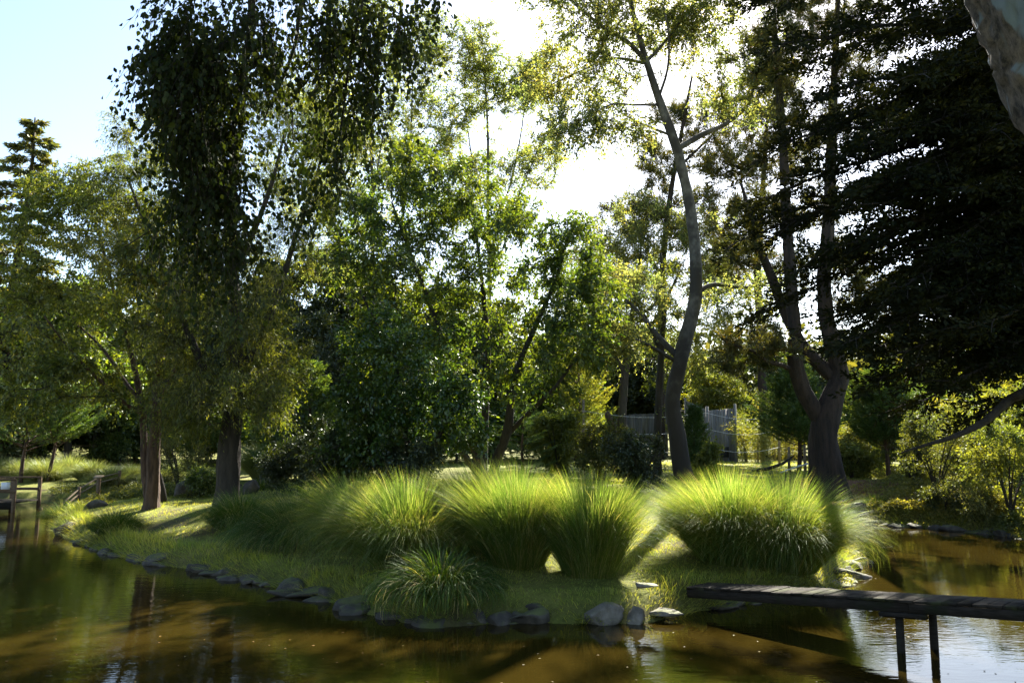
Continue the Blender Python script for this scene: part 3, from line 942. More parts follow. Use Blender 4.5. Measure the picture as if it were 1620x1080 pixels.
# glossy evergreen in front of it
D = 19.5
bb = gp(655, D, 0.1)
stems = [px_path(D, [(655, 810, 0.09), (650, 740, 0.08), (640, 670, 0.07), (630, 600, 0.05), (620, 530, 0.03)]),
         px_path(D, [(656, 790, 0.07), (680, 720, 0.06, -.3), (710, 660, 0.045, -.6), (735, 620, 0.03, -.8)]),
         px_path(D, [(652, 780, 0.06), (620, 710, 0.05, .3), (590, 650, 0.04, .6), (570, 590, 0.02, .8)])]
lob = px_lobes(D, [(600, 540, 60, 45, 0.3, 1.0, 26), (650, 590, 70, 55, -.3, 1.2, 34), (720, 640, 45, 40, -.8, .9, 22), (590, 640, 55, 50, .5, 1.1, 26), (650, 690, 80, 50, 0, 1.3, 34), (745, 690, 35, 25, -.8, .7, 10), (560, 700, 50, 50, .6, 1, 20)])
leafy_tree("glossy_evergreen", "dense evergreen with shining bright green leaves left of the central stems", "tree", bb, stems, lob, 16,
           M['bark_black'], M['glossy'], (0.095, 0.05), 10, 0.4, 10, hang=0.2, droop=0.15, up=0.9)

# ------------------------------------------------------------------ poplars behind
def poplar(name, label, D, stems_px, lobes_px, seed):
    b = gp(stems_px[0][0][0], D, 0.1)
    stems = [px_path(D, s) for s in stems_px]
    stems[0][0][0] = b
    return leafy_tree(name, label, "tree", b, stems, px_lobes(D, lobes_px), seed, M['bark_grey'], M['poplar'], (0.10, 0.075), 9, 0.85, 8,
                      twigs=0.008, tip=0.012, branch_bark=M['bark'], lift=0.35, rise=1.2, glift=0.05, thick=0.6, dens=2.4)


poplar("slim_poplar", "slim poplar with twin upright stems rising behind the hanging birch leaves", 46.0,
       [[(590, 790, .25), (590, 600, .22), (590, 480, .2), (589, 300, .16), (584, 180, .12), (580, 90, .08), (578, -20, .04)],
        [(592, 520, .16), (612, 450, .14, .3), (634, 360, .11, .5), (645, 290, .09, .6), (650, 210, .07, .7), (653, 110, .04, .8)],
        [(588, 330, .08), (600, 250, .07, -.4), (612, 180, .05, -.7), (618, 120, .03, -.9)]],
       [(580, 60, 60, 80, 0, 1.8, 26), (650, 110, 60, 70, .6, 1.7, 30), (690, 200, 45, 60, .8, 1.5, 22), (600, 200, 55, 60, 0, 1.6, 22), (640, 260, 60, 50, .5, 1.6, 20), (540, 230, 50, 80, 0, 1.5, 22), (560, 340, 60, 60, 0, 1.6, 20), (690, 60, 45, 50, .8, 1.4, 18), (560, -40, 80, 60, 0, 2, 20), (490, 300, 45, 70, 1, 1.6, 18), (510, 180, 45, 70, 1, 1.6, 18), (520, 400, 50, 60, .5, 1.6, 16)], 17)
poplar("feathery_poplar", "feathery poplar with many upright branches and thin pale leaves against the white sky", 48.0,
       [[(772, 790, .25), (773, 600, .22), (774, 430, .2), (772, 330, .17), (772, 220, .13), (768, 140, .09), (762, 60, .05), (758, 25, .03)],
        [(774, 420, .14), (790, 340, .12, .4), (808, 290, .1, .7), (826, 200, .07, 1), (832, 130, .04, 1.2)],
        [(776, 450, .12), (800, 380, .1, -.5), (820, 310, .08, -.9), (850, 240, .05, -1.2), (860, 200, .03, -1.4)],
        [(772, 400, .1), (760, 320, .08, .3), (745, 240, .06, .6), (735, 160, .03, .8)]],
       [(760, 80, 30, 55, 0, 1.2, 20), (750, 150, 40, 60, .4, 1.4, 24), (800, 130, 40, 60, .6, 1.4, 20), (830, 190, 40, 60, 1, 1.4, 22), (740, 240, 45, 55, .6, 1.5, 20), (800, 250, 50, 55, .3, 1.5, 20), (855, 250, 40, 50, -1.2, 1.4, 18), (770, 330, 60, 45, 0, 1.6, 16), (715, 310, 40, 50, .4, 1.3, 14), (850, 120, 30, 50, 1, 1.2, 14)], 18)

# ------------------------------------------------------------------ round-tufted pine behind the aspen, and a thin ivy-brown tree
D = 50.0
bp_ = gp(1050, D, 0.1)
stems = [px_path(D, [(1046, 790, .34), (1046, 640, .3), (1046, 500, .27), (1050, 400, .24), (1062, 300, .2), (1080, 200, .15), (1095, 120, .08)]),
         px_path(D, [(1048, 440, .13), (1020, 390, .1, .5), (1000, 340, .06, 1)]),
         px_path(D, [(1068, 270, .12), (1110, 230, .1, .5), (1140, 200, .06, .9)])]
lob = px_lobes(D, [(1090, 120, 45, 35, 0, 1.4, 18), (1060, 180, 40, 30, .5, 1.3, 14), (1130, 160, 45, 40, .6, 1.4, 18), (1120, 240, 55, 35, .5, 1.5, 18), (1040, 260, 35, 35, 0, 1.3, 14), (1150, 300, 50, 45, .8, 1.5, 18),
                   (1035, 330, 35, 25, .5, 1.1, 12), (1080, 330, 45, 35, .5, 1.4, 14), (1000, 345, 50, 25, 1, 1.2, 14), (1120, 390, 60, 40, .5, 1.4, 16), (1010, 420, 60, 40, 1, 1.4, 14)])
leafy_tree("tufted_pine", "pine with dark rounded needle tufts seen behind the leaning aspen trunk", "tree", bp_, stems, lob, 19,
           M['bark_pine'], M['pine'], (0.24, 0.045), 9, 0.85, 22, droop=0.0, lift=0.35, hang=-0.3, twigs=0.01, tip=0.014, thick=0.8)
D = 54.0
bq = gp(1205, D, 0.1)
stems = [px_path(D, [(1204, 760, .36), (1206, 640, .32), (1203, 520, .28), (1198, 420, .24), (1205, 320, .19), (1212, 220, .12), (1215, 160, .06)]),
         px_path(D, [(1201, 460, .13), (1165, 410, .1, .5), (1140, 370, .06, 1)]),
         px_path(D, [(1204, 400, .12), (1250, 350, .1, -.5), (1290, 320, .06, -1)])]
lob = px_lobes(D, [(1215, 180, 50, 40, 0, 1.8, 24), (1170, 250, 50, 38, .5, 1.8, 22), (1250, 260, 50, 38, -.5, 1.8, 22), (1150, 360, 50, 40, 1, 1.8, 22), (1210, 340, 50, 40, 0, 1.8, 20),
                   (1290, 330, 50, 35, -1, 1.7, 18), (1170, 430, 55, 35, .5, 1.8, 18), (1250, 430, 50, 35, 0, 1.7, 16), (1340, 410, 50, 35, -1, 1.7, 14), (1130, 440, 40, 30, .8, 1.5, 12)])
leafy_tree("tufted_pine", "grey green pine far behind, filling the gap between the aspen and the forked pine", "tree", bq, stems, lob, 29,
           M['bark_pine'], M['pine'], (0.24, 0.045), 9, 0.85, 22, droop=0.0, lift=0.35, hang=-0.3, twigs=0.01, tip=0.014)
D = 47.0
bq = gp(985, D, 0.1)
stems = [px_path(D, [(985, 760, .3), (984, 660, .26), (990, 580, .22), (1000, 500, .17), (1010, 430, .1), (1015, 380, .05)]),
         px_path(D, [(988, 590, .14), (950, 520, .1, -.5), (920, 450, .06, -1)]),
         px_path(D, [(992, 570, .14), (1040, 500, .1, .5), (1075, 430, .06, 1)])]
lob = px_lobes(D, [(930, 400, 50, 40, -1, 2, 24), (985, 380, 50, 40, 0, 2, 24), (1040, 380, 50, 40, .5, 2, 24), (1090, 410, 50, 40, 1, 2, 22), (910, 460, 45, 40, -1, 2, 20), (960, 460, 55, 45, 0, 2, 24),
                   (1030, 460, 55, 45, .5, 2, 24), (1100, 470, 50, 40, 1, 2, 22), (940, 530, 55, 40, 0, 2, 20), (1010, 540, 60, 40, 0, 2, 20), (1090, 540, 55, 40, 1, 2, 18), (1010, 330, 40, 25, 0, 1.6, 12), (1085, 350, 35, 30, .8, 1.6, 12)])
leafy_tree("grey_green_tree", "wide grey green broadleaved tree far behind, closing the view left of the aspen trunk", "tree", bq, stems, lob, 30,
           M['bark'], M['aspen'], (0.13, 0.06), 9, 0.85, 9, twigs=0.008, tip=0.012, dens=1.2)
D = 29.0
bt = gp(1040, D, 0.1)
stems = [px_path(D, [(1041, 790, .17), (1040, 700, .15), (1043, 620, .13), (1047, 540, .11), (1052, 470, .08), (1045, 400, .04)]),
         px_path(D, [(1046, 560, .07), (1020, 500, .06, .5), (985, 450, .03, 1)])]
lob = px_lobes(D, [(1000, 430, 60, 50, .6, 1.5, 20), (1050, 400, 50, 50, 0, 1.4, 16), (1020, 500, 60, 45, .3, 1.4, 18), (960, 390, 45, 45, 1, 1.3, 14), (1060, 590, 40, 50, .5, 1.2, 14), (1110, 560, 45, 50, .6, 1.3, 14), (1130, 500, 40, 40, .8, 1.2, 12)])
leafy_tree("slender_tree", "slender brown-trunked tree with dull olive leaves left of the leaning aspen", "tree", bt, stems, lob, 20,
           M['bark'], M['willow'], (0.09, 0.04), 8, 0.55, 9, twigs=0.006)

# ------------------------------------------------------------------ near weeping birch, upper left
bb = np.array((-4.6, 1.7, hz(-4.6, 1.7) - 0.1))
stems = [(np.array([bb, (-4.5, 1.75, 2.0), (-4.3, 1.9, 4.0), (-4.0, 2.2, 6.0), (-3.6, 2.6, 8.0), (-3.3, 3.0, 10.0)]), [0.26, 0.22, 0.2, 0.17, 0.13, 0.08])]
D = 5.8
up1 = at(405, -60, D)
stems.append((np.array([(-4.05, 2.15, 5.7), (-3.6, 3.2, 6.9), (-2.9, 4.6, 6.8), up1 + (0, -.3, .15), at(398, 0, D), at(394, 60, D), at(386, 110, D + .1), at(372, 190, D + .15), at(366, 250, D + .2), at(362, 300, D + .2)]),
              [.11, .09, .07, .036, .030, .026, .022, .016, .013, .008]))
stems.append((np.array([at(366, 285, D + .2), at(345, 308, D + .2), at(310, 322, D + .3), at(275, 345, D + .4), at(230, 370, D + .5), at(195, 392, D + .6)]), [.011, .010, .009, .007, .005, .003]))
stems.append((np.array([(-3.7, 2.6, 7.6), (-2.8, 4.0, 7.9), (-2.0, 5.4, 7.2), at(478, -40, D + .4), at(473, 20, D + .4), at(468, 65, D + .4), at(455, 105, D + .4), at(441, 138, D + .4), at(428, 165, D + .4), at(418, 190, D + .4)]),
              [.09, .07, .05, .02, .018, .015, .013, .011, .008, .006]))
stems.append((np.array([at(441, 138, D + .4), at(452, 158, D + .45), at(462, 178, D + .5), at(463, 210, D + .5), at(468, 245, D + .5)]), [.009, .007, .006, .005, .003]))
stems.append((np.array([(-3.5, 2.8, 8.4), (-2.2, 4.4, 8.6), (-1.2, 5.6, 7.4), at(575, -40, D + .2), at(570, 20, D + .2), at(555, 80, D + .2), at(545, 160, D + .3), at(535, 230, D + .3)]), [.08, .06, .04, .015, .013, .011, .008, .005]))
stems.append((np.array([at(394, 40, D), at(350, 70, D - .1), at(300, 90, D - .2), at(255, 120, D - .2), at(225, 150, D - .2)]), [.013, .011, .009, .006, .004]))
stems.append((np.array([at(375, 175, D + .15), at(345, 160, D), at(300, 150, D - .1), at(250, 170, D - .2)]), [.010, .008, .006, .003]))
lob = px_lobes(D, [(300, 40, 60, 50, 0, .5, 40), (262, 90, 35, 40, -.2, .4, 16), (255, 60, 25, 40, -.1, .3, 5), (330, 130, 70, 60, 0, .5, 46), (285, 170, 40, 50, -.2, .4, 20), (390, 80, 60, 70, 0, .5, 34), (320, 220, 60, 50, .1, .4, 34),
                   (350, 290, 50, 50, .2, .4, 28), (300, 300, 40, 40, .3, .35, 16), (500, 50, 60, 60, .4, .45, 20), (560, 60, 60, 60, .2, .45, 21), (620, 30, 60, 40, .2, .4, 18), (680, 15, 25, 30, .2, .3, 5),
                   (540, 140, 34, 45, .3, .4, 8), (490, 140, 25, 45, .4, .35, 4), (540, 220, 16, 50, .3, .25, 5), (575, 190, 12, 40, .3, .2, 4), (505, 200, 12, 45, .3, .2, 4), (470, 230, 25, 45, .5, .25, 6), (440, 280, 25, 45, .5, .25, 4), (480, 300, 25, 50, .4, .25, 4),
                   (530, 280, 14, 40, .3, .2, 4), (380, 380, 30, 50, .3, .3, 12), (330, 390, 35, 40, .3, .3, 12), (460, -50, 220, 50, .2, .6, 36), (590, 110, 40, 40, .2, .35, 8), (270, 370, 50, 18, .4, .25, 8)])
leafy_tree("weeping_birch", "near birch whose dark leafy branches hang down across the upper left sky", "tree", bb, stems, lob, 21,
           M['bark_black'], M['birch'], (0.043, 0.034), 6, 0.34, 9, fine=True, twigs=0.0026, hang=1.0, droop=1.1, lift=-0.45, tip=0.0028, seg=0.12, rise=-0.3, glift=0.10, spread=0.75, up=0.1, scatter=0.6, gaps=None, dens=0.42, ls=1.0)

# ------------------------------------------------------------------ conifers with feathery sprays
def plume_field(rng, starts, dirs, length, k, L, flat=0.35, widen=0.10):
    """feathery plumes: k scale-leaf sprigs along each -> positions, axes"""
    n = len(starts)
    u = (np.arange(k)[None] + rng.uniform(0, 1, (n, k))) / k
    side = nrm(np.cross(dirs, np.array((0.05, 0.03, 1.0))))
    upv = np.cross(side, dirs)
    a = rng.uniform(0, 2 * math.pi, (n, k))
    off = np.cos(a)[..., None] * side[:, None] + flat * np.sin(a)[..., None] * upv[:, None]
    l = length[:, None] * u
    pos = starts[:, None] + dirs[:, None] * l[..., None] + off * (widen * (1 - u * 0.7) * rng.uniform(0, 1, (n, k)))[..., None]
    ax = dirs[:, None] * 0.9 + off * 0.8 + rng.normal(0, 0.25, (n, k, 3))
    return pos.reshape(-1, 3), ax.reshape(-1, 3)


def conifer(name, label, cat, base, H, Rm, seed, leafm, bark, nbr, start=0.12, slope=0.25, tip_up=0.2, plumes=10, k=16, L=0.09, W=0.022,
            plen=0.5, prof=1.0, droop=0.0, group=None, lean=(0, 0), irregular=0.25, widen=0.10, tr=None):
    rng = np.random.default_rng(seed)
    base = np.asarray(base, dtype=float)
    root = empty(name, base, label, cat, group)
    t = np.linspace(0, 1, 9)
    tp = np.column_stack((lean[0] * t ** 1.5 * H + 0.02 * H * np.sin(t * 5 + seed), lean[1] * t ** 1.5 * H, t * H))
    mb = MB()
    tr = tr or H * 0.022
    mb.tube(tp, tr * (1 - t * 0.92) + 0.006, 9, True, 0.04, rng)
    mb.make("trunk", bark, root, True)
    br = MB()
    S, Dr, Ln = [], [], []
    for i in range(nbr):
        f = start + (1 - start) * (i + rng.uniform(0, 1)) / nbr
        az = i * 2.39996 + rng.uniform(-.4, .4)
        h0 = f * H
        c = np.array([np.interp(f, t, tp[:, q]) for q in range(3)])
        shape = (1 - (f - start) / (1 - start)) ** prof
        ln = Rm * (0.10 + 0.90 * shape) * (1 + rng.uniform(-irregular, irregular))
        out = np.array((math.cos(az), math.sin(az), 0))
        uu = np.linspace(0, 1, 6)
        sl = slope * (0.6 + 0.8 * f)
        pts = c + out * (uu * ln)[:, None] + np.array((0, 0, 1)) * (ln * (sl * uu + tip_up * uu ** 2.5 - droop * uu ** 1.5))[:, None]
        br.tube(pts, np.linspace(max(0.006, ln * 0.014), 0.003, 6), 4, False)
        m = max(3, int(plumes * (0.35 + 0.65 * ln / Rm)))
        for j in range(m):
            q = 0.18 + 0.82 * (j + rng.uniform(0, 1)) / m
            p = np.array([np.interp(q, uu, pts[:, z]) for z in range(3)])
            td = nrm(np.array([np.interp(min(q + .1, 1), uu, pts[:, z]) for z in range(3)]) - np.array([np.interp(q - .1, uu, pts[:, z]) for z in range(3)]))
            sd = np.array((-out[1], out[0], 0)) * (1 if j % 2 else -1)
            dv = nrm(td * 0.8 + sd * rng.uniform(0.2, 0.9) + np.array((0, 0, rng.uniform(-0.15, 0.3) - droop * 0.5)))
            S.append(p); Dr.append(dv); Ln.append(plen * rng.uniform(0.5, 1.1) * (1.15 - 0.55 * q) * (0.35 + 0.65 * min(1.0, ln / (0.7 * Rm))))
        S.append(pts[-1]); Dr.append(nrm(pts[-1] - pts[-2])); Ln.append(plen * 0.7 * (0.35 + 0.65 * min(1.0, ln / (0.7 * Rm))))
    br.make("branches", bark, root, True)
    S, Dr, Ln = np.array(S), np.array(Dr), np.array(Ln)
    pos, ax = plume_field(rng, S, Dr, Ln, k, L, widen=widen)
    leaf_mesh("crown", pos, ax, rng, L, W, leafm, root, 0.3)
    return root


# near dark cypress, right: trunk stands out of the frame on the right bank
def near_cypress():
    rng = np.random.default_rng(31)
    base = np.array((10.6, 12.0, hz(10.6, 12.0) - 0.1))
    root = empty("dark_cypress", base, "near black cypress whose drooping sprays fill the upper right corner", "tree")
    mb = MB()
    zz = np.linspace(0, 17, 12)
    tpts = np.column_stack((0.15 * np.sin(zz * 0.5), 0.1 * np.cos(zz * 0.4), zz))
    mb.tube(tpts, np.linspace(0.6, 0.08, 12), 14, True, 0.06, rng)
    mb.make("trunk", M['bark_black'], root, True)
    # main limbs: (tip px, py, depth) seen in the photograph; each starts on the trunk
    tips = [(1190, 12, 11.2), (1235, 70, 10.5), (1245, 110, 12.0), (1185, 262, 11.4), (1300, 150, 10.2), (1200, 320, 10.8), (1162, 385, 11.2), (1250, 215, 12.2),
            (1300, 250, 9.8), (1195, 350, 12.0), (1260, 430, 11.0), (1200, 488, 11.6), (1330, 500, 10.4), (1300, 395, 9.9), (1360, 300, 9.4), (1380, 360, 10.9), (1345, 545, 11.4),
            (1380, 600, 10.6), (1420, 560, 9.8), (1450, 640, 11.0), (1500, 610, 9.9), (1540, 660, 10.8), (1400, 205, 9.6), (1450, 120, 9.2), (1440, 60, 10.4), (1340, 30, 10.8), (1500, 20, 9.8), (1400, -40, 10.6), (1280, -30, 11.6),
            (1480, 400, 9.6), (1460, 480, 9.4), (1520, 300, 9.4), (1530, 520, 9.2), (1560, 210, 9.2), (1570, 420, 9.6), (1580, 580, 10.2),
            (1430, 440, 12.2), (1480, 250, 12.2), (1520, 160, 12.6), (1550, 350, 12.4), (1500, 540, 12.4), (1420, 330, 12.6)]
    for i in range(46):
        px = rng.uniform(1330, 1640)
        tips.append((px, rng.uniform(60, 600) if px > 1420 else rng.uniform(150, 560), rng.uniform(9.4, 13.0)))
    br = MB()
    S, Dr, Ln = [], [], []
    for px, py, dep in tips:
        tip = at(px, py, dep) - base
        ln = np.linalg.norm(tip[:2])
        z0 = min(16.5, max(1.5, tip[2] + ln * rng.uniform(0.22, 0.40)))
        st = np.array([np.interp(z0, zz, tpts[:, 0]), np.interp(z0, zz, tpts[:, 1]), z0])
        uu = np.linspace(0, 1, 10)
        mid = (st + tip) / 2 + np.array((0, 0, ln * 0.05)) + rng.normal(0, 0.15, 3)
        pts = ((1 - uu) ** 2)[:, None] * st + (2 * uu * (1 - uu))[:, None] * mid + (uu ** 2)[:, None] * tip
        pts[1:-1] += rng.normal(0, 0.04, (8, 3))
        br.tube(pts, np.linspace(0.075, 0.008, 10), 6, False)
        L3 = np.linalg.norm(tip - st)
        m = int(L3 * 5.5)
        for j in range(m):
            q = 0.30 + 0.70 * (j + rng.uniform(0, 1)) / m
            p = np.array([np.interp(q, uu, pts[:, z]) for z in range(3)])
            td = nrm(np.array([np.interp(min(q + .08, 1), uu, pts[:, z]) for z in range(3)]) - np.array([np.interp(q - .08, uu, pts[:, z]) for z in range(3)]))
            sd = nrm(np.cross(td, (0, 0, 1.0))) * (1 if j % 2 else -1)
            dv = nrm(td * 0.8 + sd * rng.uniform(0.2, 1.0) + np.array((0, 0, rng.uniform(-0.38, 0.34))))
            bl = rng.uniform(0.5, 1.25) * (1.25 - 0.75 * q)
            e = p + dv * bl + np.array((0, 0, -0.06 * bl))
            br.tube(np.array([p, (p + e) / 2 + (0, 0, 0.03), e]), np.array((0.012, 0.008, 0.003)), 4, False)
            k2 = max(3, int(bl * 9))
            for i2 in range(k2):
                w = (i2 + rng.uniform(0, 1)) / k2
                sd2 = nrm(np.cross(dv, (0, 0, 1.0))) * (1 if i2 % 2 else -1)
                S.append(p + (e - p) * w)
                Dr.append(nrm(dv * 0.9 + sd2 * rng.uniform(0.2, 0.9) + np.array((0, 0, rng.uniform(-0.3, 0.35)))))
                Ln.append(rng.uniform(0.16, 0.42))
        S.append(pts[-1]); Dr.append(nrm(pts[-1] - pts[-2])); Ln.append(0.35)
    # the bare limb low on the right
    bare = np.array([at(1660, 590, 10.0), at(1600, 630, 10.0), at(1560, 665, 10.0), at(1510, 690, 10.0), at(1460, 705, 10.1), at(1425, 716, 10.2)]) - base
    br.tube(smooth_path(np.vstack((np.array((0, 0, 5.2)), bare)), 3), np.linspace(0.09, 0.008, 19), 6, False)
    br.make("branches", M['bark_black'], root, True)
    pos, ax = plume_field(rng, np.array(S), np.array(Dr), np.array(Ln), 22, 0.075, flat=0.8, widen=0.085)
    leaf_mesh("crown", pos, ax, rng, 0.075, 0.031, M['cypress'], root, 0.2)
    return root


near_cypress()

# leaning pale trunk in the top right corner
bl_ = np.array((3.55, 2.5, hz(3.55, 2.5) - 0.1))
root = empty("pale_leaning_tree", bl_, "near leaning trunk with blue grey peeling bark in the top right corner", "tree")
D = 3.7
tp = np.vstack((bl_, (3.45, 2.75, 1.8), (3.25, 3.1, 3.0), at(1748, 160, D), at(1676, 30, D + .05), at(1612, -90, D + .1), at(1540, -260, D + .1), at(1480, -480, D + .2))) - bl_
sm = smooth_path(np.column_stack((tp, [0.40, 0.36, 0.34, 0.32, 0.30, 0.28, 0.25, 0.2])), 12)
rng = np.random.default_rng(5)
v, q, t = tube_arrays(sm[:, :3], sm[:, 3], 72, True)
nr = len(sm)
rings = v[:nr * 72].reshape(nr, 72, 3)
cen = sm[:, None, :3]
rd = nrm(rings - cen)
side = rd @ nrm(np.array((-0.80, 0.12, -0.58)))
aa, zz = np.meshgrid(np.arange(72) * 0.42, np.arange(nr) * 0.35)
shag = sstep(0.5, 0.8, side + 0.22 * vnoise(aa, zz, 4))
rough = vnoise(aa * 2.2, zz * 0.9, 6) * 0.5 + vnoise(aa * 4.5, zz * 2.4, 7) * 0.5
rings = rings + rd * (shag * (0.026 + 0.040 * rough) + 0.004 * vnoise(aa, zz * 1.2, 8))[..., None]
v[:nr * 72] = rings.reshape(-1, 3)
build("trunk", v, [q, t], peel_mat((-0.80, 0.12, -0.58)), root, True)
sk = Skeleton(77)
sk.path(np.vstack((tp[4:], np.array((1.2, 2.6, 10.0)) - bl_, np.array((0.2, 1.2, 12.5)) - bl_)), [0.3, 0.28, 0.25, 0.2, 0.14, 0.05])
lob = [((0.8, 0.5, 10.5), (3.2, 3.2, 1.8), 60), ((3.5, -2.5, 9.5), (3, 3, 1.6), 50), ((-2.8, -0.5, 11.0), (3.2, 3.2, 1.7), 60), ((-0.5, -4.5, 9.5), (3.4, 3, 1.6), 50), ((5.2, 1.0, 9.8), (2.6, 2.6, 1.5), 40), ((-6, -2.5, 10.0), (3, 3, 1.6), 40), ((-7, -6, 6.5), (4, 2.5, 3), 60), ((0, -7.5, 5.5), (4, 2.5, 3.2), 60), ((7, -6, 6.0), (4, 2.5, 3.2), 60), ((-12, -2, 7), (3, 3, 3), 50), ((10, -3, 6.5), (3, 3, 3.2), 50)]  # unseen crown lobes, added overhead and behind the camera to block sky light
ends = sk.grow(lobes_targets(sk.rng, lob) - bl_, 0.6)
sk.finish(0.01)
sk.main = [False] * len(sk.main)
sk.meshes(root, M['bark_shag'])
pos, ax, tw = sk.sprays(ends, 14, 0.8, 12, 0.5, 0.0, 0.9)
leaf_mesh("crown", pos, ax + sk.rng.normal(0, 0.7, ax.shape), sk.rng, 0.14, 0.075, M['dark'], root)  # foliage of the added, out-of-view crown that darkens the shade

# far-left cypress with hanging sprays, young conifers
conifer("drooping_cypress", "tall cypress with yellowish hanging sprays rising at the far left edge", "tree", gp(6, 38, .1), 17.8, 3.1, 41, M['goldfir'], M['bark'], 120, start=0.03,
        slope=-0.02, droop=0.38, plumes=20, k=24, L=0.24, W=0.075, plen=1.2, prof=0.95, widen=0.22, irregular=0.75)
conifer("young_cypress", "young cypress with bright swept sprays beside the railed footbridge", "tree", gp(40, 32, .1), 3.7, 2.2, 42, M['conifer'], M['bark_red'], 46, start=0.36,
        slope=0.45, tip_up=0.15, plumes=22, k=26, L=0.10, W=0.03, plen=0.65, widen=0.15, prof=0.6)
conifer("young_cypress", "young cypress on a thin pale trunk, right of the one by the railed footbridge", "tree", gp(82, 32.5, .1), 3.6, 1.9, 43, M['conifer'], M['bark_red'], 46, start=0.40,
        slope=0.5, tip_up=0.15, plumes=22, k=26, L=0.10, W=0.03, plen=0.65, widen=0.15, prof=0.55, lean=(0.08, 0))
conifer("bushy_conifer", "dark bushy conifer on a bare stem left of the forked pine", "tree", gp(1262, 33, .1), 4.3, 1.75, 44, M['conifer'], M['bark_red'], 130, start=0.26,
        slope=0.35, tip_up=0.15, plumes=22, k=26, L=0.10, W=0.032, plen=0.6, prof=0.7, widen=0.16)
conifer("bushy_conifer", "blue green bushy conifer on a bare stem right of the forked pine", "tree", gp(1400, 28, .1), 3.6, 1.35, 45, M['conifer'], M['bark_red'], 130, start=0.28,
        slope=0.5, tip_up=0.2, plumes=22, k=26, L=0.09, W=0.030, plen=0.55, prof=0.55, widen=0.15)
conifer("small_conifer", "small bright feathery conifer close behind the base of the leaning aspen", "tree", gp(1100, 29, .1), 2.5, 0.5, 46, M['conifer'], M['bark_red'], 60, start=0.04,
        slope=0.8, tip_up=0.2, plumes=22, k=26, L=0.07, W=0.018, plen=0.5, prof=0.6)
conifer("small_fir", "small tiered fir right of the central tree stems", "tree", gp(828, 30, .1), 2.9, 1.35, 47, M['conifer'], M['bark_red'], 30, start=0.05,
        slope=0.25, tip_up=0.1, plumes=22, k=26, L=0.07, W=0.015, plen=0.35, prof=0.9)
conifer("small_conifer", "young conifer with arching sprays between the willow and the glossy evergreen", "tree", gp(486, 27, .1), 4.2, 1.5, 48, M['conifer'], M['bark_red'], 60, start=0.08,
        slope=0.35, tip_up=0.1, plumes=22, k=26, L=0.10, W=0.032, plen=0.6, prof=0.7, widen=0.16)
conifer("pale_conifer", "pale feathery yellow green conifer behind the wire fence post", "tree", gp(915, 47, .1), 6.6, 2.1, 49, M['pale'], M['bark_red'], 70, start=0.08,
        slope=0.5, tip_up=0.2, plumes=22, k=26, L=0.13, W=0.035, plen=0.8, prof=0.5, widen=0.2)

# ------------------------------------------------------------------ background trees: a few kinds, copied
def round_tree(name, seed, H, W, leafm, nl, leaf, bark, trunk=0.25):
    rng = np.random.default_rng(seed)
    b = np.zeros(3)
    st = [(np.array([(0, 0, -.2), (0.1, 0, H * .2), (-.1, .1, H * .45), (0.1, 0, H * .7), (0, 0, H * .9)]), [trunk, trunk * .8, trunk * .6, trunk * .35, trunk * .1])]
    lo = []
    for i in range(nl):
        a, f = rng.uniform(0, 6.28), rng.uniform(0.2, 0.95)
        w = W * math.sqrt(max(0.05, 1 - (2 * f - 0.85) ** 2)) * rng.uniform(0.35, 0.85)
        s = rng.uniform(0.28, 0.5) * W
        lo.append(((math.cos(a) * w, math.sin(a) * w, f * H), (s, s, s * 0.75), 12))
    return leafy_tree(name, None, "tree", b, st, lo, seed, bark, leafm, leaf, 9, 0.8, 9, seg=0.9, tip=0.015, spread=1.0)


BG = "background trees behind the pond"
protos = {
    'dark': round_tree("evergreen_tree", 51, 11.0, 4.2, M['dark'], 20, (0.20, 0.11), M['bark']),
    'mid': round_tree("broadleaf_tree", 52, 11.0, 4.0, M['green'], 18, (0.20, 0.11), M['bark']),
    'olive': round_tree("olive_green_tree", 53, 10.0, 4.0, M['willow'], 18, (0.20, 0.09), M['bark']),
    'bush': round_tree("understorey_bush", 55, 3.4, 2.3, M['green'], 12, (0.16, 0.09), M['bark'], 0.08),
    'low': round_tree("round_bush_tree", 54, 4.0, 2.0, M['green'], 10, (0.12, 0.07), M['bark'], 0.08),
}
LBL = {'bush': "round green understorey bush under the band of trees beyond the pond",
       'dark': "dense dark evergreen in the shaded band of trees beyond the pond",
       'mid': "mid green broadleaved tree in the band of trees beyond the pond",
       'olive': "olive green tree in the band of trees beyond the pond"}
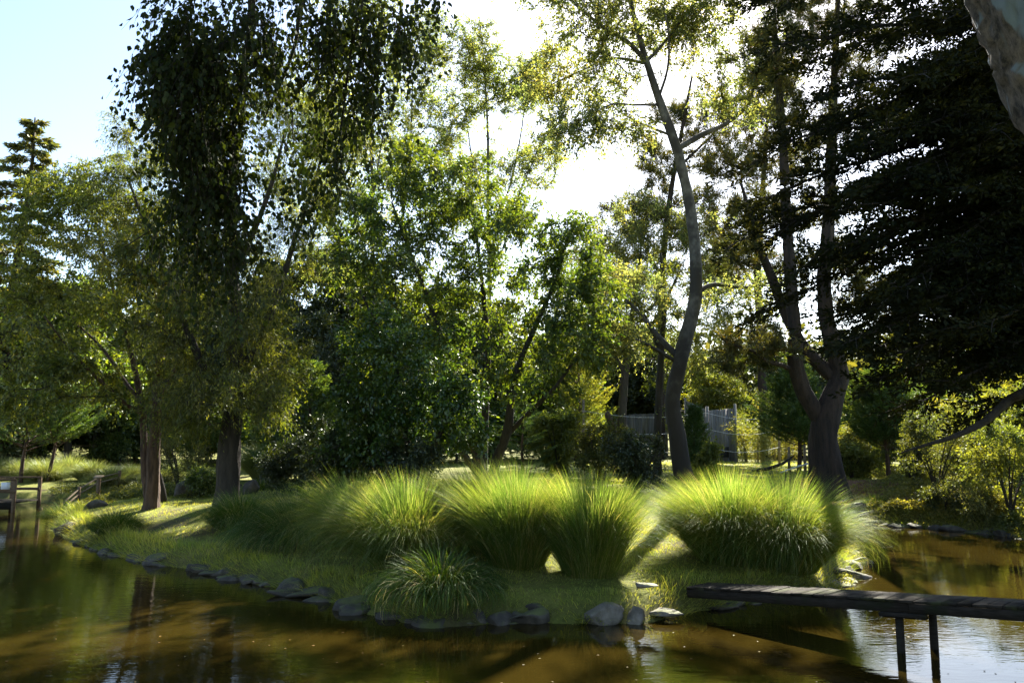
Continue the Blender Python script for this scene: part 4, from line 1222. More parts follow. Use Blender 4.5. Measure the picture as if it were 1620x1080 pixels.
bg_rows = [  # px, depth, kind, scale, z scale, label override
    (-120, 48, 'dark', 1.20, 1.10, None), (60, 50, 'dark', 1.10, 1.00, None), (150, 46, 'dark', 0.95, 0.95, None), (235, 66, 'dark', 1.38, 1.31, None), (330, 61, 'dark', 1.20, 1.25, None),
    (430, 58, 'dark', 1.20, 1.31, None), (520, 60, 'dark', 1.32, 1.38, None), (600, 58, 'dark', 1.20, 1.12, None), (690, 61, 'dark', 1.32, 1.19, None), (480, 34, 'dark', 0.62, 0.62, None),
    (550, 31, 'dark', 0.55, 0.50, None), (610, 33, 'dark', 0.50, 0.50, None), (780, 49, 'dark', 1.00, 0.85, None), (870, 52, 'mid', 0.95, 0.75, None), (-20, 42, 'mid', 0.90, 0.85, None),
    (110, 40, 'mid', 0.80, 0.85, None), (270, 58, 'olive', 1.02, 1.12, None), (440, 54, 'olive', 0.84, 1.00, None), (560, 66, 'mid', 1.32, 1.44, None), (660, 68, 'olive', 1.32, 1.38, None),
    (960, 62, 'dark', 1.05, 0.85, None), (1040, 60, 'dark', 1.10, 0.85, None), (1130, 62, 'dark', 1.00, 0.72, None), (1210, 62, 'mid', 1.00, 0.78, None), (1290, 58, 'dark', 0.95, 0.70, None),
    (1370, 72, 'dark', 1.08, 0.84, None), (1450, 68, 'dark', 1.14, 0.90, None), (1540, 70, 'mid', 1.14, 0.96, None), (1620, 66, 'dark', 1.20, 1.02, None), (1700, 64, 'mid', 1.20, 1.08, None),
    (1120, 52, 'olive', 0.70, 0.62, None), (1500, 62, 'olive', 0.72, 0.66, None), (1590, 58, 'olive', 0.66, 0.60, None),
    (190, 43, 'low', 1.0, 1.0, "small round light green tree behind the far wire mesh fence at left")]
for px_, d_, a_, b_ in ((20, 47, 1.3, .8), (90, 50, 1.5, .9), (140, 55, 1.5, 1.0), (250, 46, 1.2, .8), (300, 50, 1.5, 1.0), (350, 44, 1.2, .9), (410, 48, 1.4, .9), (460, 42, 1.2, .9), (520, 45, 1.4, .9), (585, 40, 1.2, .8), (650, 44, 1.4, .9),
                        (720, 42, 1.3, .8), (790, 46, 1.4, .9), (860, 50, 1.3, .9), (1000, 66, 1.8, 1.3), (1170, 58, 1.5, 1.1), (1270, 52, 1.4, 1.0), (1340, 55, 1.5, 1.1), (1420, 50, 1.5, 1.0), (1480, 47, 1.4, 1.0), (1560, 46, 1.4, 1.0), (1640, 42, 1.4, 1.0)):
    bg_rows.append((px_, d_, 'bush', a_, b_, None))
used = set()
rng = np.random.default_rng(60)
for px, dep, kind, s, szz, lab in bg_rows:
    pr = protos[kind]
    o = pr if kind not in used else copy_tree(pr)
    used.add(kind)
    o.location = gp(px, dep, 0.05)
    o.rotation_euler = (0, 0, rng.uniform(0, 6.28))
    o.scale = (s, s, szz)
    tag(o, lab or LBL[kind], "tree", None if lab else BG + ", " + {'dark': 'dark evergreens', 'mid': 'broadleaved', 'olive': 'olive green', 'bush': 'understorey bushes', 'low': ''}[kind])

# far wood on the rising hill: nobody could count it
rng = np.random.default_rng(61)
pos_all, ax_all = [], []
for i in range(540):
    y = rng.uniform(62, 150)
    x = rng.uniform(-1.0, 1.0) * (0.85 * y + 10)
    z = hz(x, y)
    H_, W_ = rng.uniform(6, 11), rng.uniform(2.6, 4.4)
    n = 60
    lobes = rng.normal(0, 1, (7, 3)); lobes = nrm(lobes) * np.array((W_ * .55, W_ * .55, H_ * .28)); lobes[:, 2] += H_ * .6
    c = lobes[rng.integers(0, 7, n)]
    d = nrm(rng.normal(0, 1, (n, 3)))
    p = c + d * np.array((W_ * .5, W_ * .5, H_ * .25)) * (rng.uniform(.3, 1, n) ** .4)[:, None]
    pos_all.append(p + np.array((x, y, z)))
    ax_all.append(d + rng.normal(0, .7, (n, 3)))
wood = leaf_mesh("far_wood", np.vstack(pos_all), np.vstack(ax_all), rng, 0.75, 0.5, M['wood_far'], None, 0.6)
tag(wood, "hazy olive wood covering the hillside far behind the pond", "wood", kind="stuff")

# ------------------------------------------------------------------ shrubs, bamboo
def shrub(name, label, px, dep, H, W, seed, leafm, leaf, nl=8, cat="shrub", ntw=8, per=8, tl=0.32, bark='bark', stems=5, low=0.25, dense=9, group=None):
    rng = np.random.default_rng(seed)
    b = gp(px, dep, 0.06)
    st = []
    for i in range(stems):
        a = rng.uniform(0, 6.28)
        e = np.array((math.cos(a) * W * .6, math.sin(a) * W * .6, H * rng.uniform(.6, .9)))
        st.append((b + np.array([(0, 0, 0), e * (.3, .3, .45), e * (.7, .7, .8), e]), [0.03, 0.022, 0.014, 0.006]))
    lo = []
    for i in range(nl):
        a, f = rng.uniform(0, 6.28), rng.uniform(low, 0.9)
        w = W * rng.uniform(0.2, 0.75)
        s = W * rng.uniform(0.3, 0.5)
        lo.append((b + (math.cos(a) * w, math.sin(a) * w, f * H), (s, s, min(s, H * .3)), dense))
    return leafy_tree(name, label, cat, b, st, lo, seed, M[bark], leafm, leaf, ntw, tl, per, group, seg=0.3, tip=0.004, twigs=0.003, crown_name="foliage")


shrub("loose_shrub", "loose twiggy shrub leaning over the right bank, middle of the far shore", 1478, 22.5, 2.4, 1.15, 71, M['shrub'], (0.06, 0.03), 9, stems=8)
shrub("loose_shrub", "tall sunlit shrub with pale leaves on the right bank at the frame edge", 1590, 20.0, 2.5, 1.05, 72, M['pale'], (0.07, 0.035), 9, stems=7)
shrub("loose_shrub", "dull green shrub just right of the forked pine's reddish soil", 1440, 25.5, 1.7, 0.9, 73, M['shrub'], (0.06, 0.03), 8)
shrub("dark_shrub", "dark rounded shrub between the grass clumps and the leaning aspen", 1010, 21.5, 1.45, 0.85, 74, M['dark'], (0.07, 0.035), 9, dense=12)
shrub("dark_shrub", "dark shrub in front of the wire fence post", 945, 27.0, 2.0, 1.1, 75, M['shrub'], (0.07, 0.035), 9)
shrub("bright_shrub", "bright shrub with large pale leaves right of the small tiered fir", 882, 31, 2.4, 1.0, 76, M['pale'], (0.16, 0.06), 8)
shrub("bright_shrub", "bright leafy bush at the foot of the leaning aspen", 1116, 27.0, 1.2, 0.5, 77, M['pale'], (0.09, 0.05), 6)
shrub("grey_shrub", "grey green feathery shrub between the two left trunks", 288, 26.0, 2.1, 1.2, 78, M['shrub'], (0.05, 0.018), 9)
shrub("low_shrub", "low dark shrub hugging the ground right of the twin stemmed tree", 322, 24.0, 0.75, 0.65, 79, M['green'], (0.07, 0.03), 6)
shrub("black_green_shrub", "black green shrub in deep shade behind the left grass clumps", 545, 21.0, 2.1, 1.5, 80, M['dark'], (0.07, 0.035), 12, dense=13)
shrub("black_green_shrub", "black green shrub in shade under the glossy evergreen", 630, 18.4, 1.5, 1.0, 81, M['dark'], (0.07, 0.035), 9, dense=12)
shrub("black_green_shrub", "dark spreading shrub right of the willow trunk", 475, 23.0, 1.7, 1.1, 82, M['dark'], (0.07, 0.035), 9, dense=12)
shrub("yellow_shrub", "yellow green bush by the far lawn post at right", 1545, 30, 2.6, 1.8, 83, M['pale'], (0.10, 0.045), 9)
shrub("yellow_shrub", "yellow green bush filling the right edge above the bank", 1625, 26, 3.2, 1.9, 84, M['pale'], (0.10, 0.045), 11)
shrub("yellow_shrub", "low bright bush right behind the forked pine trunk", 1345, 27, 1.3, 0.8, 85, M['pale'], (0.09, 0.045), 7)
shrub("grey_shrub", "grey leaved bush behind the forked pine, below the blue green conifer", 1372, 31, 1.8, 1.1, 86, M['shrub'], (0.07, 0.03), 8)
shrub("bank_bush", "low bush overhanging the water on the right bank", 1535, 20.6, 0.9, 0.75, 87, M['cover'], (0.05, 0.025), 7)
shrub("bank_bush", "dark low bush at the waterline under the loose twiggy shrub", 1490, 21.4, 0.7, 0.7, 88, M['shrub'], (0.05, 0.025), 6)


shrub("pale_bush", "rounded pale sunlit bush in the middle of the right bank", 1535, 24.0, 1.7, 1.1, 371, M['pale'], (0.07, 0.035), 10)
shrub("pale_bush", "pale sunlit bush between the loose twiggy shrub and the blue green conifer", 1432, 29.0, 2.0, 1.2, 372, M['pale'], (0.08, 0.04), 10)
shrub("pale_bush", "large yellow green bush behind the right bank, under the black cypress tips", 1500, 36.0, 3.4, 2.2, 373, M['bamboo'], (0.12, 0.05), 12)
shrub("pale_bush", "low pale bush above the mossy rocks at the right frame edge", 1615, 21.5, 1.2, .9, 374, M['cover'], (0.06, 0.03), 9)


def bamboo(label, px, dep, H, W, n, seed):
    rng = np.random.default_rng(seed)
    b = gp(px, dep, 0.05)
    root = empty("bamboo_clump", b, label, "bamboo")
    mb = MB()
    pos, ax = [], []
    for i in range(n):
        a, r0 = rng.uniform(0, 6.28), W * 0.45 * math.sqrt(rng.uniform())
        s = np.array((math.cos(a) * r0, math.sin(a) * r0, 0))
        h = H * rng.uniform(.6, 1)
        u = np.linspace(0, 1, 6)
        out = np.array((math.cos(a), math.sin(a), 0)) * W * rng.uniform(.1, .6)
        pts = s + out * (u ** 2.2)[:, None] + np.array((0, 0, h)) * (u - .12 * u ** 3)[:, None]
        mb.tube(pts, np.linspace(.012, .004, 6), 4, False)
        k = 110
        q = rng.uniform(.08, 1, k)
        p = np.stack([np.interp(q, u, pts[:, z]) for z in range(3)], -1)
        d = nrm(rng.normal(0, 1, (k, 3)) * (1, 1, .5) + (0, 0, .2))
        pos.append(p + d * (rng.uniform(.05, .4, k))[:, None])
        ax.append(d + np.array((0, 0, -.5)))
    mb.make("canes", M['straw'], root)
    leaf_mesh("foliage", np.vstack(pos), np.vstack(ax), rng, 0.17, 0.03, M['bamboo'], root, 0.3)
    return root


bamboo("yellow bamboo clump standing right of the grey plank fence", 1190, 44, 3.2, 1.5, 46, 91)
bamboo("tall bamboo clump behind the dark bushy conifer left of the forked pine", 1235, 47, 5.0, 2.4, 60, 92)
bamboo("bamboo thicket behind the forked pine trunk, seen through its fork", 1320, 46, 4.6, 2.2, 56, 93)
bamboo("bamboo thicket behind the blue green conifer at right", 1375, 44, 4.0, 1.8, 46, 94)

# ------------------------------------------------------------------ ornamental grasses
def blades(rng, n, L, reach, base_r, width, seg=7, droop=0.1, lvar=0.26):
    """tapered blades that leave the ground steeply and bend over; reach 0..1 widens the fountain"""
    az = rng.uniform(0, 2 * math.pi, n)
    q = np.sqrt(rng.uniform(0, 1, n))
    az2 = az + rng.normal(0, 0.4, n)
    lump = 1 + 0.14 * vnoise(np.cos(az) * q * 2.2 + 31, np.sin(az) * q * 2.2 + rng.uniform(0, 40), 2)
    l = L * lump * (1 - lvar * np.abs(rng.normal(0, 1, n))).clip(0.3, 1.1)
    t0 = reach * (R(2) + R(30) * q ** 1.2) + rng.normal(0, R(6), n)
    t1 = reach * (R(10) + R(62) * q ** 1.3) + np.abs(rng.normal(0, R(14), n))
    t1 = np.where(rng.uniform(0, 1, n) < droop, t1 + rng.uniform(R(35), R(80), n), t1)
    u = np.linspace(0, 1, seg + 1)
    um = (u[:-1] + u[1:]) / 2
    th = t0[:, None] + t1[:, None] * um[None] ** 1.9
    hor = np.concatenate((np.zeros((n, 1)), np.cumsum(np.sin(th), 1) / seg), 1) * l[:, None]
    ver = np.concatenate((np.zeros((n, 1)), np.cumsum(np.cos(th), 1) / seg), 1) * l[:, None]
    s = np.stack((np.cos(az) * base_r * q, np.sin(az) * base_r * q, np.full(n, -0.05)), -1)
    od = np.stack((np.cos(az2), np.sin(az2), np.zeros(n)), -1)
    c = s[:, None] + od[:, None] * hor[..., None]
    c[..., 2] += ver
    c[..., :2] += rng.normal(0, 0.010, (n, seg + 1, 2)) * u[None, :, None]
    c[..., :2] += np.array((-0.05, 0.02)) * L * (u ** 2)[None, :, None]
    sd = np.stack((-np.sin(az2), np.cos(az2), np.zeros(n)), -1)
    tw = rng.normal(0, 0.8, n)
    sd = sd * np.cos(tw)[:, None] + od * np.sin(tw)[:, None]
    w = width * np.sqrt(np.clip(1 - u, 0, 1)) * (0.6 + 0.4 * np.minimum(u * 4, 1))
    w = w[None] * rng.uniform(.6, 1.3, n)[:, None]
    v = np.stack((c + sd[:, None] * w[..., None] * .5, c - sd[:, None] * w[..., None] * .5), 2).reshape(-1, 3)
    i = (np.arange(n)[:, None] * (seg + 1) + np.arange(seg)[None]).ravel() * 2
    return v, np.stack((i, i + 1, i + 3, i + 2), -1)


def clump(name, label, base, seed, H=1.55, spread=0.75, n=3600, leafm='miscanthus', straw=260, width=0.008, base_r=0.22, group=None, droop=0.16, cat="grass clump"):
    rng = np.random.default_rng(seed)
    root = empty(name, base, label, cat, group)
    reach = spread / H * 1.75
    v, f = blades(rng, int(n * 2.1), H * 1.12, reach, base_r * (1.0 + 1.55 * spread), width, droop=droop)
    build("blades", v, [f], M[leafm], root)
    if straw:
        v, f = blades(rng, straw, H * 0.8, reach * 0.6, base_r, width * 0.7, droop=0.02, lvar=0.4)
        build("dry_stems", v, [f], M['straw'], root)
    return root


MG = "tall ornamental grass clumps on the island"
clump("grass_clump", "sunlit grass clump second from left, wide fountain above the drooping sedge", gp(648, 12.9), 101, 1.48, 1.0, 7000, group=MG)
clump("grass_clump", "sunlit grass clump in the middle row, right behind the leftmost wide fountain", gp(758, 13.6), 102, 1.48, .70, 5000, group=MG)
clump("grass_clump", "sunlit grass clump with visible straw stems in the middle of the row", gp(818, 12.5), 103, 1.46, .58, 5000, straw=600, group=MG)
clump("grass_clump", "narrow sunlit grass clump above the front boulders, streaked with dry stems", gp(930, 12.1), 104, 1.42, .47, 4800, straw=700, group=MG)
clump("grass_clump", "left half of the broad bright clump before the forked pine", gp(1150, 13.2), 105, 1.50, .80, 7200, group=MG)
clump("grass_clump", "right half of the broad bright clump before the forked pine", gp(1228, 12.9), 106, 1.46, .90, 7400, straw=400, group=MG)
clump("grass_clump", "smaller grass clump with upright tips at the left of the sunlit row", gp(565, 14.6), 107, 1.35, .95, 4200, group=MG)
clump("grass_clump", "shaded green grass clump left of the sunlit row", gp(480, 15.2), 108, 1.1, 1.1, 4200, leafm='miscanthus_dark', straw=0, group=MG)
clump("grass_clump", "low dark grass clump at the foot of the willow trunk", gp(385, 16.8), 109, .85, .7, 2600, leafm='miscanthus_dark', straw=0, group=MG)
clump("grass_clump", "dark grass tuft on the water's edge below the twin stemmed tree", gp(190, 18.0), 110, .62, .5, 1600, leafm='miscanthus_dark', straw=0, group=MG)
clump("grass_clump", "bright green tuft on the tip of the left bank", gp(105, 24.6), 111, .62, .75, 1800, leafm='miscanthus_dark', straw=0, group=MG)
clump("sedge_clump", "arching sedge with pale drooping blades hanging over the front rocks", gp(700, 11.15), 112, .80, .80, 1200, leafm='miscanthus_dark', straw=260, droop=0.7, width=0.014)
clump("sedge_clump", "small bright sedge at the waterline of the right channel", gp(1382, 23.4), 113, .5, .45, 900, leafm='miscanthus_dark', straw=0, droop=.4)
clump("sedge_clump", "small fresh green sedge beside the boulder right of the willow", gp(418, 25.5), 114, .55, .5, 900, leafm='miscanthus_dark', straw=0, droop=.4)
RG = "pale reeds beyond the left end of the pond"
rl = "pale feathery reed clump behind the railed footbridge"
for k, (px, dep, h, sp_) in enumerate([(78, 33, 1.05, .75), (112, 35, 1.1, .75), (40, 34, 1.05, .75), (150, 33, .95, .7), (5, 35, 1.0, .75)]):
    clump("reed_clump", rl, gp(px, dep), 120 + k, h, sp_, 1500, leafm='reed', straw=0, width=.018, group=RG)
rl2 = "pale feathery reed clump along the bank behind the twin stemmed tree"
for k, (px, dep, h, sp_) in enumerate([(182, 31, .85, .65), (210, 32, .85, .65), (268, 31, .95, .65), (300, 33, 1.0, .65)]):
    clump("reed_clump", rl2, gp(px, dep), 130 + k, h, sp_, 1300, leafm='reed', straw=0, width=.018, group="pale reeds behind the twin stemmed tree")
clump("reed_clump", "bright pale grass clump glowing in the gap right of the willow trunk", gp(425, 33), 140, 1.75, .95, 2400, leafm='reed', straw=0, width=.018)

# lawn blades on the island and banks: nobody could count them
rng = np.random.default_rng(150)
V, F, off = [], [], 0


def lawn_patch(x0, x1, y0, y1, n, hmin, hmax, w, cond):
    global off
    x, y = rng.uniform(x0, x1, n), rng.uniform(y0, y1, n)
    d = pond_dist(x, y)
    dens = 0.5 + 0.5 * vnoise(x * 1.3, y * 1.3, 8)
    bare = (vnoise(x * .75 + 3, y * .75, 21) + .5 * vnoise(x * 2.1, y * 2.1, 22) < -0.55) & (d > .5)
    keep = cond(x, y, d) & (~bare | (rng.uniform(0, 1, n) < .12)) & (rng.uniform(0, 1, n) < 0.35 + 0.65 * dens)
    x, y, d = x[keep], y[keep], d[keep]
    m = len(x)
    z = height(x, y) - 0.01
    edge = 1 + 1.8 * (1 - sstep(0.05, 0.9, d))
    h = rng.uniform(hmin, hmax, m) * edge * (0.8 + 0.35 * vnoise(x * 0.9 + 7, y * 0.9, 9) + 0.45 * vnoise(x * 3.1, y * 3.1, 12)).clip(0.2, 2)
    a = rng.uniform(0, 6.28, m)
    lean = rng.normal(0, 0.45, (m, 2)) * h[:, None]
    gx_ = (pond_dist(x + .1, y) - pond_dist(x - .1, y)) / .2
    gy_ = (pond_dist(x, y + .1) - pond_dist(x, y - .1)) / .2
    over = (1 - sstep(0.0, 0.5, d)) * h * 1.3
    lean -= np.stack((gx_, gy_), -1) * over[:, None]
    h = h * (1 - 0.45 * (1 - sstep(0.0, 0.5, d)))
    ww = w * rng.uniform(.6, 1.3, m)
    p = np.stack((x, y, z), -1)
    s = np.stack((np.cos(a), np.sin(a), np.zeros(m)), -1) * ww[:, None] * .5
    mid = p + np.column_stack((lean * .35, h * .6))
    tip = p + np.column_stack((lean, h))
    V.append(np.stack((p - s, p + s, mid + s * .8, mid - s * .8, tip), 1).reshape(-1, 3))
    i = np.arange(m)[:, None] * 5 + off
    F.append((i + np.array([[0, 1, 2, 3]]), i + np.array([[3, 2, 4]])))
    off += m * 5


lawn_patch(-9, 7.5, 10, 17, 150000, .03, .075, .006, lambda x, y, d: d > 0.02)
lawn_patch(-15, 12, 17, 27, 110000, .035, .08, .009, lambda x, y, d: (d > 0.02))
lawn_patch(3, 20, 24, 44, 50000, .05, .10, .016, lambda x, y, d: d > 0.1)
lawn_patch(-9, 7.5, 10, 19, 60000, .05, .14, .006, lambda x, y, d: (d > -0.02) & (d < 0.5))
lawn_patch(-15, -6, 15, 27, 26000, .07, .15, .009, lambda x, y, d: (d > -0.02) & (d < 0.7))
lawn_patch(9, 20, 17, 27, 26000, .08, .20, .010, lambda x, y, d: (d > -0.02) & (d < 1.0))
grass = build("grass", np.vstack(V), [np.vstack([f[0] for f in F]), np.vstack([f[1] for f in F])], M['lawn'])
tag(grass, "short sunlit lawn grass growing over the island and banks", "grass", kind="stuff")

# leafy ground cover on the right bank and over the front boulders
def cover(name, label, spots, seed, leafm, L, W):
    rng = np.random.default_rng(seed)
    P_, A_ = [], []
    for x, y, r, h, n in spots:
        a, q = rng.uniform(0, 6.28, n), r * np.sqrt(rng.uniform(0, 1, n))
        xx, yy = x + np.cos(a) * q, y + np.sin(a) * q
        hh = h * (1 - (q / r) ** 2) * (0.6 + 0.4 * vnoise(xx * 3, yy * 3, seed)) * rng.uniform(0.1, 1, n) ** .5
        ok = pond_dist(xx, yy) > -0.12
        P_.append(np.stack((xx, yy, np.maximum(height(xx, yy), 0) + hh), -1)[ok])
        d = np.stack((np.cos(a), np.sin(a), rng.uniform(-.3, .8, n)), -1)
        A_.append((d + rng.normal(0, .6, (n, 3)))[ok])
    o = leaf_mesh(name, np.vstack(P_), np.vstack(A_), rng, L, W, leafm, None, .8)
    return tag(o, label, "ground cover", kind="stuff")


rng = np.random.default_rng(160)
spots = []
for i in range(120):
    px, dep = rng.uniform(1370, 1660), 19.3 + 13 * rng.uniform() ** 1.5
    p = gp(px, dep)
    if pond_dist(np.array([p[0]]), np.array([p[1]]))[0] > 0.2:
        spots.append((p[0], p[1], rng.uniform(.5, 1.2), rng.uniform(.2, .6), 900))
for i in range(60):
    px = rng.uniform(1372, 1650)
    p = at_z(px, np.interp(px, (1368, 1420, 1500, 1560, 1600, 1650), (823, 829, 834, 840, 845, 853)), 0)
    spots.append((p[0] + .1, p[1] + rng.uniform(.0, .5), rng.uniform(.3, .6), rng.uniform(.2, .5), 420))
cover("ground_cover", "pale leafy ground cover mounded over the sunlit right bank", spots, 161, M['cover'], .06, .035)
spots = []
for i in range(26):
    px = rng.uniform(880, 1085)
    p = at_z(px, rng.uniform(935, 965), .4)
    spots.append((p[0], p[1], rng.uniform(.12, .3), rng.uniform(.08, .2), 170))
for i in range(22):
    px = rng.uniform(900, 1030)
    p = at_z(px, 968 + rng.normal(0, 5), .28)
    spots.append((p[0], p[1] + .1, rng.uniform(.08, .2), rng.uniform(.05, .14), 150))
for i in range(24):
    px = rng.uniform(1240, 1345)
    p = at_z(px, rng.uniform(880, 930), .35)
    spots.append((p[0], p[1], rng.uniform(.15, .35), rng.uniform(.08, .2), 160))
cover("waterside_weeds", "small leafy weeds growing over the boulders at the island's front edge", spots, 162, M['pale'], .035, .02)
spots = []
for i in range(60):
    k = rng.integers(0, 6)
    px = rng.uniform(100, 330)
    p = gp(px, rng.uniform(24, 31))
    if pond_dist(np.array([p[0]]), np.array([p[1]]))[0] > 0.1:
        spots.append((p[0], p[1], rng.uniform(.3, .8), rng.uniform(.15, .45), 500))
cover("bank_plants", "mixed low plants along the far left bank behind the lawn", spots, 163, M['shrub'], .07, .03)

# ------------------------------------------------------------------ rocks
def rock_mesh(seed, size, flat=1.0):
    import bmesh
    rng = np.random.default_rng(seed)
    bm = bmesh.new()
    bmesh.ops.create_icosphere(bm, subdivisions=3, radius=1)
    co = np.array([v.co[:] for v in bm.verts])
    planes = nrm(rng.normal(0, 1, (17, 3)))
    offs = rng.uniform(0.42, 0.85, 17)
    for nrml, o in zip(planes, offs):
        dd = co @ nrml - o
        co = co - np.clip(dd, 0, None)[:, None] * nrml * 0.97
    co += rng.normal(0, 0.012, co.shape)
    co = co * np.asarray(size) * (1, 1, flat)
    fs = np.array([[v.index for v in f.verts] for f in bm.faces])
    bm.free()
    return co, fs


def rock(label, p, size, seed, rz=0.0, group=None, name="rock", tilt=(0, 0), m='rock'):
    co, fs = rock_mesh(seed, size)
    o = build(name, co, [fs], M[m])
    o.location = p
    o.rotation_euler = (tilt[0], tilt[1], rz)
    return tag(o, label, "rock", group)


def wl(px, py, z=0.0):
    p = at_z(px, py, 0)
    return (p[0], p[1], z)


rock("large mossy boulder in painted lit tone at the front waterline of the island", wl(950, 984, .06), (.46, .28, .24), 201, m='rock_lit_tone')
rock("rounded grey boulder just right of the large mossy front boulder", wl(1007, 985, .07), (.18, .15, .22), 202, m='rock_lit_tone')
rock("flat slab in painted lit tone at the waterline beside the plank bridge end", wl(1050, 980, .10), (.30, .2, .08), 203, m='rock_lit_tone')
rock("long dark slab sloping into the water left of the mossy boulder", wl(862, 974, .08), (.34, .18, .14), 204, 0.2, tilt=(0, .22))
rock("flat sunlit stone set in the lawn above the front boulders", (*at_z(1020, 925, .42)[:2], .42), (.26, .16, .05), 205, -0.3, m='rock_lit_tone')
rock("big grey boulder beyond the left lawn, near the willow", gp(298, 24.5) + (0, 0, .15), (.55, .4, .42), 206)
rock("dark boulder just right of the willow trunk", gp(400, 24.0) + (0, 0, .12), (.42, .35, .38), 207)
rock("reddish brown boulder in the sunny gap right of the willow", gp(424, 28.5) + (0, 0, .2), (.5, .4, .4), 208)
rock("pale stone on the lawn right behind the willow trunk", gp(376, 25.5) + (0, 0, .1), (.35, .3, .3), 209)
rock("smooth grey boulder by the foot of the forked pine", gp(1338, 23.2) + (0, 0, .1), (.42, .3, .28), 210)
rock("dark square boulder at the head of the right channel", wl(1357, 822, .2), (.4, .35, .4), 211)
rock("rock on the very tip of the left bank", wl(108, 846, .12), (.35, .25, .22), 212)
rock("grey rock near the tip of the left bank, right of the bright tuft", gp(155, 23.2) + (0, 0, .05), (.4, .3, .22), 213)
rng = np.random.default_rng(220)


def edge_rocks(pix, count, label, group, smin, smax, seed):
    r = np.random.default_rng(seed)
    pts = np.array([at_z(px, py)[:2] for px, py in pix])
    seglen = np.linalg.norm(np.diff(pts, axis=0), axis=1)
    cum = np.concatenate(([0], np.cumsum(seglen)))
    for k in range(count):
        s = (k + r.uniform(.1, .9)) / count * cum[-1]
        x, y = np.interp(s, cum, pts[:, 0]), np.interp(s, cum, pts[:, 1])
        a = smin + (smax * 1.15 - smin) * r.uniform() ** 1.7
        rock(label, (x + r.normal(0, .06), y + r.normal(0.05, .06), r.uniform(-.05, .04)), (a * r.uniform(.8, 1.7), a * r.uniform(.6, 1), a * r.uniform(.25, .65)), seed * 100 + k, r.uniform(-.5, .5), group, tilt=(r.normal(0, .15), r.normal(0, .15)))


edge_rocks([(340, 906), (420, 925), (520, 950), (600, 975), (680, 990)], 34, "dark rock in the shaded stone edging along the left front of the island", "shaded edging rocks, left front", .13, .34, 23)
edge_rocks([(120, 856), (160, 872), (230, 890), (330, 905)], 20, "small dark rock edging the left lawn at the waterline", "edging rocks of the left lawn", .12, .28, 24)
edge_rocks([(700, 989), (770, 986), (850, 982)], 11, "black wet rock under the arching sedge at the waterline", "wet rocks under the sedge", .16, .28, 25)
edge_rocks([(1108, 962), (1180, 953), (1290, 944)], 10, "dark rock under the island end of the plank bridge", "rocks under the plank bridge", .14, .24, 26)
edge_rocks([(1275, 946), (1330, 926), (1350, 893), (1346, 865), (1340, 842)], 22, "wet angular rock on the island's right edge facing the channel", "angular rocks of the right island edge", .18, .32, 27)
edge_rocks([(1368, 826), (1420, 833), (1500, 838), (1560, 844), (1600, 849), (1640, 857)], 24, "mossy rock at the foot of the right bank across the channel", "mossy rocks of the right bank", .14, .28, 28)

# ------------------------------------------------------------------ plank footbridge on the right
pa, pb = np.array((*at_z(1083, 932, .50)[:2], 0)), None
pa = np.array((2.46, 11.15, .50))
pb = np.array((7.24, 6.04, .50))
dv = nrm(pb - pa)
RISE = 0.085
ang = math.atan2(dv[1], dv[0])
ln = np.linalg.norm(pb - pa)
wv = np.array((-dv[1], dv[0], 0))
root = empty("plank_footbridge", (*pa[:2], -0.186), "low dark plank footbridge without rails reaching the island from the right", "footbridge", rz=ang)
rng = np.random.default_rng(230)
root.rotation_euler = (0, -math.atan(RISE), ang)      # climbs slightly towards the near bank
BW = .46
mb = MB()
x0 = 0.0
while x0 < ln:
    w_ = rng.uniform(.13, .155)
    mb.box((x0 + w_ / 2, BW / 2 + rng.normal(0, .007), .515 + rng.normal(0, .0025)), (w_ - rng.uniform(.003, .008), BW + .07, .032), rz=rng.normal(0, .006), jit=.0015, rng=rng)
    x0 += w_
mb.make("deck_planks", M['deck'], root)
for y in (0.0, BW):
    mb = MB()
    for a_, b_ in ((0, ln * .42), (ln * .42 + .004, ln)):
        mb.box(((a_ + b_) / 2, y, .442), (b_ - a_, .06, .11), jit=.003, rng=rng)
    mb.make("side_beam", M['deckdark'], root)
x1 = 2.80
mb = MB(); mb.box((x1 + .06, -.02, .360), (.5, .09, .05), jit=.002, rng=rng); mb.make("cross_beam", M['deckdark'], root)
for xx, yy in ((x1, .02), (x1 + .20, BW)):
    mb = MB(); mb.tube(np.array([(xx - .0944, yy, -.8), (xx - .035, yy, -.1), (xx, yy, .333)]), [.047, .045, .043], 12, True, .03, rng); mb.make("support_post", M['deckdark'], root, True)

# ------------------------------------------------------------------ railed footbridge, far left
D = 25.6
z_d = .30
xl, xr = gp(-170, D)[0], gp(33, D)[0]
root = empty("railed_footbridge", (xr, D, 0), "brown wooden footbridge with post and rail side at the far left", "footbridge")
rng = np.random.default_rng(231)
mb = MB()
nb = 30
for k in range(nb):
    mb.box(((xl - xr) * (k + .5) / nb, .55, z_d), ((xr - xl) / nb - .01, 1.2, .04), jit=.002, rng=rng)
mb.make("deck_planks", M['deck'], root)
mb = MB(); mb.box(((xl - xr) / 2, -.09, z_d - .10), (xr - xl, .06, .22)); mb.make("side_beam", M['deckdark'], root)
for row, yy in (("near", -.15), ("far", 1.2)):
    mb = MB(); mb.box(((xl - xr) / 2, yy, 1.04), (xr - xl + .06, .09, .05)); mb.make("handrail", M['brownwood'], root)
    mb = MB(); mb.box(((xl - xr) / 2, yy, .66), (xr - xl, .04, .09)); mb.make("mid_rail", M['brownwood'], root)
    for pxp in (31, -14, -60, -110):
        xx = gp(pxp, D)[0] - xr
        mb = MB(); mb.box((xx, yy + (.068 if row == "near" else .068), .40), (.09, .085, 1.225), jit=.002, rng=rng); mb.make("rail_post", M['brownwood'], root)
